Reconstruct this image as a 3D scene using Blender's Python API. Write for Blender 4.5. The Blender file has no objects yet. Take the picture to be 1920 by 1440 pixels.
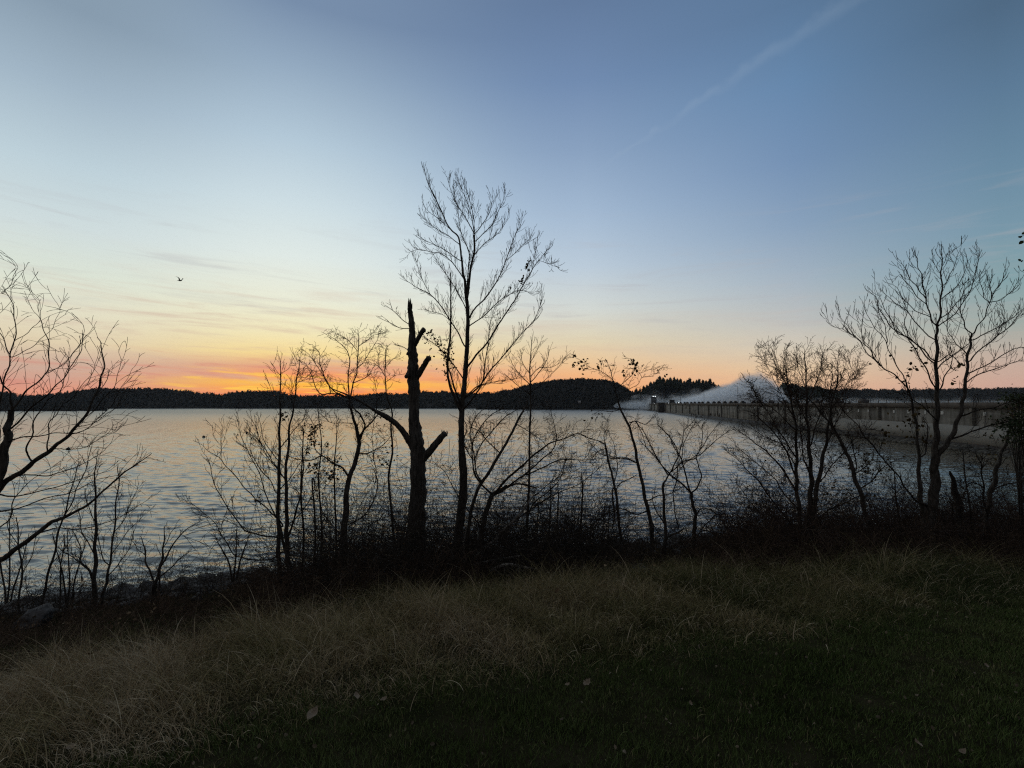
import bpy, math, random
import numpy as np
from mathutils import Vector, noise as mnoise
random.seed(7); np.random.seed(7)
S = bpy.context.scene
COL = S.collection
R = math.radians

# ------------------------------------------------------------------ camera
EYE = 6.0; F = 900.0; PITCH = math.atan(37 / 900.0)
cam_d = bpy.data.cameras.new('camera'); cam = bpy.data.objects.new('camera', cam_d); COL.objects.link(cam)
cam.location = (0, 0, EYE); cam.rotation_euler = (math.pi / 2 + PITCH, 0, 0)
cam_d.sensor_width = 36; cam_d.lens = 36 * F / 1920; cam_d.clip_start = 0.05; cam_d.clip_end = 6000
S.camera = cam
S.view_settings.view_transform = 'Standard'; S.view_settings.look = 'None'
S.view_settings.exposure = 0; S.view_settings.gamma = 1; S.view_settings.use_curve_mapping = False
S.cycles.max_bounces = 12; S.cycles.diffuse_bounces = 2; S.cycles.glossy_bounces = 2
S.cycles.transmission_bounces = 2; S.cycles.volume_bounces = 12; S.cycles.transparent_max_bounces = 8
S.cycles.filter_width = 1.2; S.cycles.use_denoising = False; S.cycles.sample_clamp_indirect = 3; S.cycles.volume_step_rate = 1.0; S.cycles.volume_max_steps = 96

def P(px, py, d):
    """world point seen at pixel px, py (1920 x 1440) at distance d along +Y"""
    u = (px - 960) / F; v = (720 - py) / F
    y = math.cos(PITCH) - v * math.sin(PITCH); z = math.sin(PITCH) + v * math.cos(PITCH)
    k = d / y
    return (u * k, d, EYE + z * k)
def azel(px, py):
    x, y, z = P(px, py, 1.0); z -= EYE
    return math.degrees(math.atan2(x, y)), math.degrees(math.atan2(z, math.hypot(x, y)))

def lin(c):
    return tuple(((v / 255) / 12.92 if v <= 10 else (((v / 255) + .055) / 1.055) ** 2.4) for v in c)

# ------------------------------------------------------------------ world
SUN_AZ, SUN_EL = -23.0, 0.4
W = bpy.data.worlds.new('World'); S.world = W; W.use_nodes = True
nt = W.node_tree; nt.nodes.clear()
def N(t, **k):
    n = nt.nodes.new(t)
    for a, b in k.items(): setattr(n, a, b)
    return n
def math_(op, a, b=None, c=None, clamp=False):
    n = N('ShaderNodeMath', operation=op, use_clamp=clamp)
    for i, v in enumerate((a, b, c)):
        if v is None: continue
        if isinstance(v, (int, float)): n.inputs[i].default_value = v
        else: nt.links.new(v, n.inputs[i])
    return n.outputs[0]
def sstep(v, a, b, lo=0., hi=1., kind='SMOOTHSTEP'):
    n = N('ShaderNodeMapRange', interpolation_type=kind)
    nt.links.new(v, n.inputs[0])
    for i, q in zip((1, 2, 3, 4), (a, b, lo, hi)): n.inputs[i].default_value = q
    return n.outputs[0]
def mixc(f, a, b):
    n = N('ShaderNodeMix', data_type='RGBA')
    if isinstance(f, (int, float)): n.inputs[0].default_value = f
    else: nt.links.new(f, n.inputs[0])
    for i, v in ((6, a), (7, b)):
        if isinstance(v, tuple): n.inputs[i].default_value = (*v, 1)
        else: nt.links.new(v, n.inputs[i])
    return n.outputs[2]
tc = N('ShaderNodeTexCoord'); nrm = N('ShaderNodeVectorMath', operation='NORMALIZE')
nt.links.new(tc.outputs['Generated'], nrm.inputs[0])
sx = N('ShaderNodeSeparateXYZ'); nt.links.new(nrm.outputs[0], sx.inputs[0])
el = math_('MULTIPLY', math_('ARCSINE', sx.outputs[2]), 180 / math.pi)
az = math_('MULTIPLY', math_('ARCTAN2', sx.outputs[0], sx.outputs[1]), 180 / math.pi)
# sky colour against height, at five bearings
COLS = [
 (100, [(0,(134,154,172)),(150,(160,180,196)),(300,(188,207,216)),(420,(206,219,220)),(510,(218,226,212)),(580,(226,222,198)),(640,(224,208,176)),(680,(206,176,156)),(715,(214,158,138)),(745,(232,150,122))]),
 (545, [(0,(118,140,168)),(120,(146,168,190)),(260,(178,199,214)),(380,(204,220,226)),(480,(222,232,228)),(560,(232,234,214)),(620,(240,231,188)),(664,(246,218,146)),(688,(228,166,128)),(704,(244,152,100)),(718,(255,192,66)),(735,(255,150,66)),(745,(255,130,60))]),
 (1100, [(0,(98,122,156)),(150,(112,138,174)),(280,(136,160,190)),(400,(162,184,208)),(500,(186,202,216)),(580,(210,215,210)),(640,(224,210,178)),(680,(236,198,152)),(712,(244,176,122)),(740,(246,166,104))]),
 (1500, [(0,(90,119,152)),(150,(101,134,170)),(300,(116,144,178)),(420,(136,160,186)),(520,(162,178,192)),(600,(188,190,188)),(650,(210,200,182)),(690,(226,198,164)),(720,(230,188,150)),(745,(226,174,142))]),
 (1890, [(0,(78,104,130)),(150,(90,120,148)),(300,(104,136,160)),(420,(118,149,167)),(520,(130,160,166)),(600,(154,168,164)),(650,(184,174,162)),(690,(200,172,156)),(720,(204,166,150)),(745,(198,158,144))]),
]
ef = sstep(el, 0, 45, 0, 1, 'LINEAR')
cur = None; prev_az = None
for px, stops in COLS:
    cr = N('ShaderNodeValToRGB'); e = cr.color_ramp.elements
    pts = sorted((min(1, max(0, azel(px, y)[1] / 45)), c) for y, c in stops)
    while len(e) < len(pts): e.new(0.5)
    for q, (p_, c) in zip(e, pts): q.position = p_; q.color = (*lin(c), 1)
    nt.links.new(ef, cr.inputs[0])
    a = azel(px, 700)[0]
    cur = cr.outputs[0] if cur is None else mixc(sstep(az, prev_az, a, kind='LINEAR' if px > 1200 else 'SMOOTHSTEP'), cur, cr.outputs[0])
    prev_az = a
# thin cloud bars low over the water
cv = N('ShaderNodeCombineXYZ')
nt.links.new(math_('MULTIPLY', az, 0.085), cv.inputs[0])
nt.links.new(math_('MULTIPLY', math_('ADD', el, math_('MULTIPLY', az, 0.03)), 0.95), cv.inputs[1])
def wnoise(scale, detail, rough, dist, off=0.):
    n = N('ShaderNodeTexNoise'); n.inputs['Scale'].default_value = scale; n.inputs['Detail'].default_value = detail
    n.inputs['Roughness'].default_value = rough; n.inputs['Distortion'].default_value = dist
    m = N('ShaderNodeVectorMath', operation='ADD'); m.inputs[1].default_value = (off, off * 1.7, off)
    nt.links.new(cv.outputs[0], m.inputs[0]); nt.links.new(m.outputs[0], n.inputs['Vector'])
    return n.outputs[0]
c1 = sstep(wnoise(.9, 9, .66, .35), .46, .70)
low = math_('MULTIPLY', sstep(el, .6, 2.5), sstep(el, 16, 7, 0, 1))
left = sstep(az, 20, -20, .3, 1)
cur = mixc(math_('MULTIPLY', math_('MULTIPLY', c1, low), math_('MULTIPLY', left, .60)), cur, lin((204, 176, 160)))
c2 = sstep(wnoise(1.9, 5, .6, .3, 3.1), .5, .7)
low2 = math_('MULTIPLY', sstep(el, .3, 1.2), sstep(el, 6, 3.6, 0, 1))
cur = mixc(math_('MULTIPLY', math_('MULTIPLY', c2, low2), math_('MULTIPLY', sstep(az, 8, -20, .08, 1), .55)), cur, lin((214, 138, 122)))
c3 = sstep(wnoise(2.3, 5, .55, .4, 9.3), .52, .66)
glow = sstep(math_('ABSOLUTE', math_('SUBTRACT', az, -24.)), 20, 4)
low3 = math_('MULTIPLY', sstep(el, .2, .9), sstep(el, 4.4, 2.6, 0, 1))
cur = mixc(math_('MULTIPLY', math_('MULTIPLY', c3, low3), math_('MULTIPLY', glow, .8)), cur, lin((255, 206, 84)))
c4 = sstep(wnoise(.7, 5, .6, .6, 5.7), .52, .72)
low4 = math_('MULTIPLY', sstep(el, 4, 9), sstep(el, 24, 13, 0, 1))
cur = mixc(math_('MULTIPLY', math_('MULTIPLY', c4, low4), .30), cur, lin((176, 172, 176)))
# old aircraft trail
d1 = Vector(P(1120, 318, 1)) - Vector((0, 0, EYE)); d2 = Vector(P(1610, -8, 1)) - Vector((0, 0, EYE)); d1.normalize(); d2.normalize()
nn = d1.cross(d2).normalized(); tt = nn.cross(d1).normalized()
def dot(v):
    n = N('ShaderNodeVectorMath', operation='DOT_PRODUCT'); nt.links.new(nrm.outputs[0], n.inputs[0]); n.inputs[1].default_value = v
    return n.outputs['Value']
along = math_('ARCTAN2', dot(tt), dot(d1)); tot = d1.angle(d2)
wn = N('ShaderNodeTexNoise'); wn.inputs['Scale'].default_value = 26; wn.inputs['Detail'].default_value = 5; nt.links.new(nrm.outputs[0], wn.inputs['Vector'])
side = math_('ABSOLUTE', math_('ADD', dot(nn), math_('MULTIPLY', math_('SUBTRACT', wn.outputs[0], .5), .030)))
wid = math_('ADD', math_('MULTIPLY', along, .030), .003)
trail = sstep(math_('DIVIDE', side, wid), 1.25, 0.)
trail = math_('MULTIPLY', trail, math_('MULTIPLY', sstep(along, -.06, tot * .25), sstep(wn.outputs[0], .3, .7, .35, 1)))
trail = math_('MULTIPLY', trail, math_('MULTIPLY', sstep(along, tot * 1.4, tot * 1.1), .115))
cur = mixc(trail, cur, lin((168, 186, 204)))
# higher and behind the camera the dawn sky is still dark
cur = mixc(sstep(el, 40, 60), cur, lin((142, 146, 150)))
cur = mixc(sstep(math_('ABSOLUTE', az), 52, 125), cur, lin((102, 104, 110)))
cur = mixc(sstep(el, -.5, -6), cur, lin((20, 24, 28)))
skyt = N('ShaderNodeTexSky', sky_type='NISHITA', sun_disc=False)
skyt.sun_elevation = R(SUN_EL); skyt.sun_rotation = R(SUN_AZ)
bg = N('ShaderNodeBackground'); nt.links.new(skyt.outputs[0], bg.inputs[0]); bg.inputs[1].default_value = 0.004
bg2 = N('ShaderNodeBackground'); nt.links.new(cur, bg2.inputs[0]); bg2.inputs[1].default_value = 1.02
add = N('ShaderNodeAddShader'); nt.links.new(bg.outputs[0], add.inputs[0]); nt.links.new(bg2.outputs[0], add.inputs[1])
wo = N('ShaderNodeOutputWorld'); nt.links.new(add.outputs[0], wo.inputs[0])

sd = bpy.data.lights.new('sun', 'SUN'); sun = bpy.data.objects.new('sun', sd); COL.objects.link(sun)
sd.energy = 0.12; sd.angle = R(2.0); sd.color = (1, .62, .36)
v = Vector((math.sin(R(SUN_AZ)) * math.cos(R(SUN_EL)), math.cos(R(SUN_AZ)) * math.cos(R(SUN_EL)), math.sin(R(SUN_EL))))
sun.rotation_euler = v.to_track_quat('Z', 'Y').to_euler()

# ------------------------------------------------------------------ helpers
def tag(o, label=None, cat=None, group=None, kind=None):
    if label: o['label'] = label
    if cat: o['category'] = cat
    if group: o['group'] = group
    if kind: o['kind'] = kind
    return o
def mesh_np(name, verts, quads=None, tris=None, smooth=True, attr=None):
    me = bpy.data.meshes.new(name)
    verts = np.asarray(verts, np.float32).reshape(-1, 3)
    nq = 0 if quads is None else len(quads); ntr = 0 if tris is None else len(tris)
    idx = []; 
    if nq: idx.append(np.asarray(quads, np.int32).reshape(-1))
    if ntr: idx.append(np.asarray(tris, np.int32).reshape(-1))
    idx = np.concatenate(idx)
    tot = np.concatenate([np.full(nq, 4, np.int32), np.full(ntr, 3, np.int32)])
    st = np.concatenate([[0], np.cumsum(tot)[:-1]]).astype(np.int32)
    me.vertices.add(len(verts)); me.vertices.foreach_set('co', verts.reshape(-1))
    me.loops.add(len(idx)); me.loops.foreach_set('vertex_index', idx)
    me.polygons.add(len(tot)); me.polygons.foreach_set('loop_start', st)
    if smooth: me.polygons.foreach_set('use_smooth', np.ones(len(tot), bool))
    if attr is not None:
        a = me.attributes.new('tint', 'FLOAT', 'POINT'); a.data.foreach_set('value', np.asarray(attr, np.float32))
    me.update(calc_edges=True); me.validate()
    return me
def link(name, me, m=None, parent=None, loc=None):
    o = bpy.data.objects.new(name, me); COL.objects.link(o)
    if m is not None and me is not None and not me.materials: me.materials.append(m)
    if parent is not None: o.parent = parent
    if loc is not None: o.location = loc
    return o
def empty(name, loc):
    o = bpy.data.objects.new(name, None); COL.objects.link(o); o.location = loc; o.empty_display_size = .2
    return o

def mat(name, c1_, c2_, scale=5., rough=.9, bump=.3, detail=6, tint=None, spec=.2, coord='Object', stretch=(1, 1, 1), bdist=.02):
    m = bpy.data.materials.new(name); m.use_nodes = True; t = m.node_tree; b = t.nodes['Principled BSDF']
    b.inputs['Roughness'].default_value = rough; b.inputs['Specular IOR Level'].default_value = spec
    tcn = t.nodes.new('ShaderNodeTexCoord'); mp = t.nodes.new('ShaderNodeMapping'); mp.inputs['Scale'].default_value = stretch
    t.links.new(tcn.outputs[coord], mp.inputs[0])
    nz = t.nodes.new('ShaderNodeTexNoise'); nz.inputs['Scale'].default_value = scale; nz.inputs['Detail'].default_value = detail
    t.links.new(mp.outputs[0], nz.inputs['Vector'])
    cr = t.nodes.new('ShaderNodeValToRGB'); cr.color_ramp.elements[0].position = .35; cr.color_ramp.elements[1].position = .65
    cr.color_ramp.elements[0].color = (*c1_, 1); cr.color_ramp.elements[1].color = (*c2_, 1)
    t.links.new(nz.outputs[0], cr.inputs[0]); out = cr.outputs[0]
    if tint:
        at = t.nodes.new('ShaderNodeAttribute'); at.attribute_name = 'tint'
        c2r = t.nodes.new('ShaderNodeValToRGB'); e = c2r.color_ramp.elements
        while len(e) < len(tint): e.new(.5)
        for i, (q, c) in enumerate(zip(e, tint)): q.position = i / (len(tint) - 1); q.color = (*c, 1)
        t.links.new(at.outputs['Fac'], c2r.inputs[0]); out = c2r.outputs[0]
    t.links.new(out, b.inputs['Base Color'])
    if bump:
        bp = t.nodes.new('ShaderNodeBump'); bp.inputs['Strength'].default_value = bump; bp.inputs['Distance'].default_value = bdist
        t.links.new(nz.outputs[0], bp.inputs['Height']); t.links.new(bp.outputs[0], b.inputs['Normal'])
    return m
M_bark = mat('bark_grey_brown', (.03, .025, .02), (.085, .072, .06), 9, stretch=(3, 3, .6), bump=.8, bdist=.03)
M_dead = mat('bark_weathered', (.030, .026, .022), (.10, .088, .075), 7, stretch=(4, 4, .5), bump=1, bdist=.05)
M_twig = mat('twig_bark', (.022, .016, .012), (.045, .034, .025), 4, bump=0)
M_redtwig = mat('red_twig_bark', (.030, .019, .014), (.065, .042, .030), 4, bump=0)
M_scrub = mat('dry_scrub', (.05, .034, .025), (.12, .085, .06), 2.5, bump=0, spec=0)
M_pale = mat('pale_dead_wood', (.16, .14, .115), (.34, .31, .27), 8, stretch=(1, 1, 1), bump=.5)
M_leaf = mat('withered_leaf', (.05, .035, .015), (.12, .085, .03), 6, bump=0)
M_ever = mat('evergreen_leaf', (.03, .045, .02), (.06, .08, .03), 3, bump=0)
M_soil = mat('bank_soil', (.014, .015, .007), (.034, .030, .017), 3, spec=0, bump=1, bdist=.06)
M_rock = mat('riprap_stone', (.045, .043, .042), (.14, .135, .13), 2.6, bump=1, bdist=.05, detail=9)
M_forest = mat('far_woods', (.022, .026, .024), (.05, .05, .045), .15, bump=0)
M_pine = mat('pine_needles', (.02, .03, .018), (.035, .05, .03), .5, bump=0)
M_hill = mat('far_hill_soil', (.02, .022, .02), (.04, .038, .032), .05, bump=0)
M_lawn = mat('lawn_blades', (.03, .05, .02), (.05, .08, .03), 5, spec=.02, bump=0, tint=[(.048, .070, .022), (.085, .120, .038), (.130, .150, .060), (.26, .22, .12)])
M_dry = mat('dry_grass_blades', (.2, .15, .1), (.3, .25, .16), 5, spec=.05, bump=0, tint=[(.060, .075, .028), (.15, .14, .06), (.30, .25, .13), (.34, .26, .16), (.54, .45, .31)])

# ------------------------------------------------------------------ tubes
def tubes(polys, sides, seed=0, rough=0.):
    """polys: list of (points n x 3, radii n); returns verts, quads"""
    rs = np.random.RandomState(seed)
    by = {}
    for p, r in polys: by.setdefault(len(p), []).append((p, r))
    V = []; Q = []; off = 0
    ang = np.arange(sides) * 2 * math.pi / sides
    ca, sa = np.cos(ang), np.sin(ang)
    for n, lst in by.items():
        A = np.array([q[0] for q in lst], float); RR = np.array([q[1] for q in lst], float)
        T = np.gradient(A, axis=1); T /= np.linalg.norm(T, axis=2, keepdims=True) + 1e-9
        ref = np.zeros((len(lst), 1, 3)); mt = np.abs(T.mean(axis=1)); kx = np.argmin(mt, axis=1)
        ref[np.arange(len(lst)), 0, kx] = 1
        U = np.cross(T, np.broadcast_to(ref, T.shape)); U /= np.linalg.norm(U, axis=2, keepdims=True) + 1e-9
        Bn = np.cross(T, U)
        rr = RR[:, :, None]
        if rough: rr = rr * (1 + rough * (rs.rand(len(lst), n, sides) - .5)) * (1 + rough * .8 * (rs.rand(len(lst), 1, sides) - .5))
        else: rr = np.repeat(rr, sides, axis=2)
        X = A[:, :, None, :] + rr[..., None] * (U[:, :, None, :] * ca[None, None, :, None] + Bn[:, :, None, :] * sa[None, None, :, None])
        V.append(X.reshape(-1, 3))
        i = np.arange(len(lst))[:, None, None] * n * sides + np.arange(n - 1)[None, :, None] * sides + np.arange(sides)[None, None, :]
        j = np.arange(len(lst))[:, None, None] * n * sides + np.arange(n - 1)[None, :, None] * sides + ((np.arange(sides) + 1) % sides)[None, None, :]
        Q.append(np.stack([i, j, j + sides, i + sides], -1).reshape(-1, 4) + off)
        off += len(X.reshape(-1, 3))
    if not V: return np.zeros((0, 3)), np.zeros((0, 4), int)
    return np.concatenate(V), np.concatenate(Q)
def join(parts):
    V = []; Q = []; off = 0
    for v_, q_ in parts:
        V.append(v_); Q.append(q_ + off); off += len(v_)
    return np.concatenate(V), np.concatenate(Q)

def catmull(pts, per):
    """pts: list of tuples (any dimension); smooth resample"""
    A = np.array(pts, float); n = len(A)
    if n == 2:
        t = np.linspace(0, 1, per * 2)[:, None]; return A[0] * (1 - t) + A[1] * t
    E = np.vstack([2 * A[0] - A[1], A, 2 * A[-1] - A[-2]]); out = []
    for i in range(n - 1):
        p0, p1, p2, p3 = E[i], E[i + 1], E[i + 2], E[i + 3]
        for k in range(per):
            t = k / per
            out.append(.5 * ((2 * p1) + (-p0 + p2) * t + (2 * p0 - 5 * p1 + 4 * p2 - p3) * t * t + (-p0 + 3 * p1 - 3 * p2 + p3) * t ** 3))
    out.append(A[-1]); return np.array(out)

# ------------------------------------------------------------------ terrain
CX = [-60, -15, -5.12, -3.7, -2.06, 0, 2.64, 5.5, 9.07, 30, 60]
CY = [-2, 2.2, 4.8, 5.2, 5.8, 6.4, 7.0, 7.8, 8.7, 12, 14]
CZ = [2.6, 2.85, 3.10, 3.22, 3.38, 3.36, 3.34, 3.2, 3.02, 2.9, 2.9]
SX = [-60, -30, -14.6, -12.8, -8.8, -5.3, .9, 7.9, 13, 24, 45, 60]
SY = [0, 7, 13.7, 15, 16.5, 18.2, 19.6, 20.7, 21.8, 23, 24, 24]
LX = [-60, -10, -2.45, -1.87, -1.28, 0, 1.7, 3.77, 6.6, 30]
LY = [-4, .8, 2.3, 3.0, 3.55, 4.0, 4.5, 5.3, 6.2, 9]
def smooth_noise(x, y, s, seed=0.):
    return np.sin(x * s * 1.3 + 1.7 + seed) * np.cos(y * s * 1.1 + seed * 2.1) + .5 * np.sin(x * s * 2.9 + y * s * 1.7 + seed) + .3 * np.cos(y * s * 4.3 - x * s * 3.1 + seed)
def ground(x, y):
    x = np.asarray(x, float); y = np.asarray(y, float)
    cy = np.interp(x, CX, CY); cz = np.interp(x, CX, CZ); sy = np.interp(x, SX, SY)
    top = 4.4 + 0.02 * x * 0
    a = np.clip(y / cy.clip(1.5), -3, 1)
    za = top + (cz - top) * np.sign(a) * np.abs(a) ** 1.15
    za = np.where(y < 0, top - .02 * y, za)
    t = (y - cy) / (sy - cy)
    zb = cz * (1 - t * (.86 + .14 * t))
    zc = -(y - sy) * .3
    z = np.where(y < cy, za, np.where(y < sy, zb, np.maximum(zc, -3.0)))
    amp = np.clip((y - cy + 1.5) / 3, .15, 1) * np.clip((sy - y + 2) / 4, 0, 1)
    z = z + .07 * amp * smooth_noise(x, y, 1.1) + .012 * smooth_noise(x, y, 3.7, 2.)
    return z
def base_depth(px, py, lo=3., hi=22.):
    for d in np.arange(lo, hi, .05):
        x, y, z = P(px, py, d)
        if max(float(ground(x, y)), -.05) >= z: return float(d)
    return hi
def axis(lo, a, b, hi, fine, ratio):
    m = list(np.arange(a, b, fine)); s = fine; q = b
    while q < hi: m.append(q); s *= ratio; q += s
    m.append(hi); s = fine; q = a - fine; pre = []
    while q > lo: pre.append(q); s *= ratio; q -= s
    pre.append(lo); return np.array(pre[::-1] + m)
gx = axis(-900, -20, 26, 900, .12, 1.25); gy = axis(-200, -2, 25, 1000, .12, 1.25)
GX, GY = np.meshgrid(gx, gy)
GZ = ground(GX, GY)
V = np.stack([GX, GY, GZ], -1).reshape(-1, 3)
nx, ny = len(gx), len(gy)
I = (np.arange(ny - 1)[:, None] * nx + np.arange(nx - 1)[None, :]).reshape(-1)
gm = mesh_np('ground', V, np.stack([I, I + 1, I + 1 + nx, I + nx], -1))
go = link('ground', gm, M_soil); tag(go, kind='structure')

# ------------------------------------------------------------------ water
def water():
    ys = [6.0]
    while ys[-1] < 1000: ys.append(ys[-1] * (1.0042 if ys[-1] < 220 else 1.012))
    ys = np.array(ys); us = np.linspace(-1.7, 1.7, 1100)
    Y, U = np.meshgrid(ys, us, indexing='ij'); X = U * Y
    rs = np.random.RandomState(3); Z = np.zeros_like(X)
    sp = Y * .0042
    Xw = X + .5 * np.sin(Y * .21 + X * .13); Yw = Y + .7 * np.sin(X * .17 + 1.) + .35 * np.sin(X * .6 + Y * .2)
    for k in range(64):
        lam = .24 * (7.5) ** (rs.rand() ** 1.25)
        th = rs.normal(0, .30) + .10
        kk = 2 * math.pi / lam
        ph = (Xw * math.sin(th) + Yw * math.cos(th)) * kk + rs.rand() * 6.28
        amp = .0042 * lam ** .72 * (.6 + .8 * rs.rand())
        fade = np.clip((lam / sp - 2.2) / 2, 0, 1)
        env = 1 + .5 * np.sin(X * .07 * rs.rand() * 2 + Y * .05 + rs.rand() * 6)
        Z += amp * fade * env * (np.sin(ph) + .25 * np.sin(2 * ph + .6))
    V = np.stack([X, Y, Z], -1).reshape(-1, 3); nx = len(us); ny = len(ys)
    I = (np.arange(ny - 1)[:, None] * nx + np.arange(nx - 1)[None, :]).reshape(-1)
    me = mesh_np('water', V, np.stack([I, I + 1, I + 1 + nx, I + nx], -1))
    m = bpy.data.materials.new('lake_water'); m.use_nodes = True; t = m.node_tree; b = t.nodes['Principled BSDF']
    b.inputs['Base Color'].default_value = (.085, .075, .050, 1)
    b.inputs['IOR'].default_value = 2.15; b.inputs['Specular Tint'].default_value = (1, .96, .89, 1); b.inputs['Specular IOR Level'].default_value = .5
    tcn = t.nodes.new('ShaderNodeTexCoord'); mp = t.nodes.new('ShaderNodeMapping'); mp.inputs['Scale'].default_value = (.36, 1, 1)
    t.links.new(tcn.outputs['Object'], mp.inputs[0])
    n1 = t.nodes.new('ShaderNodeTexNoise'); n1.inputs['Scale'].default_value = 4.2; n1.inputs['Detail'].default_value = 5; n1.inputs['Distortion'].default_value = .4
    n1.inputs['Roughness'].default_value = .55
    t.links.new(mp.outputs[0], n1.inputs['Vector'])
    n2 = t.nodes.new('ShaderNodeTexNoise'); n2.inputs['Scale'].default_value = .03; n2.inputs['Detail'].default_value = 3
    t.links.new(mp.outputs[0], n2.inputs['Vector'])
    mr = t.nodes.new('ShaderNodeMapRange'); mr.inputs[1].default_value = .35; mr.inputs[2].default_value = .65; mr.inputs[3].default_value = .6; mr.inputs[4].default_value = 1.0
    t.links.new(n2.outputs[0], mr.inputs[0])
    bp = t.nodes.new('ShaderNodeBump'); bp.inputs['Distance'].default_value = .034
    t.links.new(mr.outputs[0], bp.inputs['Strength']); t.links.new(n1.outputs[0], bp.inputs['Height']); t.links.new(bp.outputs[0], b.inputs['Normal'])
    sy_ = t.nodes.new('ShaderNodeSeparateXYZ'); t.links.new(tcn.outputs['Object'], sy_.inputs[0])
    rr_ = t.nodes.new('ShaderNodeMapRange'); rr_.inputs[1].default_value = 25; rr_.inputs[2].default_value = 320; rr_.inputs[3].default_value = .07; rr_.inputs[4].default_value = .34
    t.links.new(sy_.outputs[1], rr_.inputs[0]); t.links.new(rr_.outputs[0], b.inputs['Roughness'])
    o = link('water', me, m); tag(o, kind='structure')
water()

# ------------------------------------------------------------------ far hills and woods
_ico = {}
def ico(sub, seed, amp=.35):
    key = (sub, seed, amp)
    if key in _ico: return _ico[key]
    import bmesh
    bm = bmesh.new(); bmesh.ops.create_icosphere(bm, subdivisions=sub, radius=1)
    vs = np.array([v_.co[:] for v_ in bm.verts]); fs = np.array([[q.index for q in f.verts] for f in bm.faces]); bm.free()
    for i, q in enumerate(vs):
        vs[i] = q * (1 + amp * mnoise.noise(Vector(q) * 1.7 + Vector((seed * 3.1, seed, 5.)), noise_basis='PERLIN_ORIGINAL') * 1.6)
    _ico[key] = (vs, fs); return _ico[key]
def blobs(places, sub=1, amp=.5):
    """places: list of (x,y,z,rx,ry,rz)"""
    V = []; T = []; off = 0
    arr = np.array(places); rs = np.random.RandomState(5); kinds = rs.randint(0, 10, len(arr))
    for k in range(10):
        a = arr[kinds == k]
        if not len(a): continue
        v0, f0 = ico(sub, k, amp)
        th = rs.rand(len(a)) * 6.28; c, s_ = np.cos(th)[:, None], np.sin(th)[:, None]
        x = v0[None, :, 0] * c - v0[None, :, 1] * s_; y = v0[None, :, 0] * s_ + v0[None, :, 1] * c; z = np.repeat(v0[None, :, 2], len(a), 0)
        X = np.stack([x * a[:, 3:4] + a[:, 0:1], y * a[:, 4:5] + a[:, 1:2], z * a[:, 5:6] + a[:, 2:3]], -1)
        V.append(X.reshape(-1, 3)); T.append((f0[None] + (np.arange(len(a)) * len(v0))[:, None, None]).reshape(-1, 3) + off); off += X.size // 3
    return np.concatenate(V), np.concatenate(T)
def spiky(places, seed=1, per=16, sz=.34):
    """open crowns of leaf-sized faces: (x,y,z,rx,ry,rz)"""
    rs = np.random.RandomState(seed); a = np.array(places); n = len(a)
    u = rs.normal(0, 1, (n, per, 3)); u /= np.linalg.norm(u, axis=2, keepdims=True); u *= rs.rand(n, per, 1) ** .4
    c = a[:, None, :3] + u * a[:, None, 3:6]
    e1 = rs.normal(0, 1, (n, per, 3)) * a[:, None, 3:4] * sz; e2 = rs.normal(0, 1, (n, per, 3)) * a[:, None, 3:4] * sz
    V = np.stack([c - e1 * .5, c + e2, c + e1], 2).reshape(-1, 3)
    return V, np.arange(len(V)).reshape(-1, 3)
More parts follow.
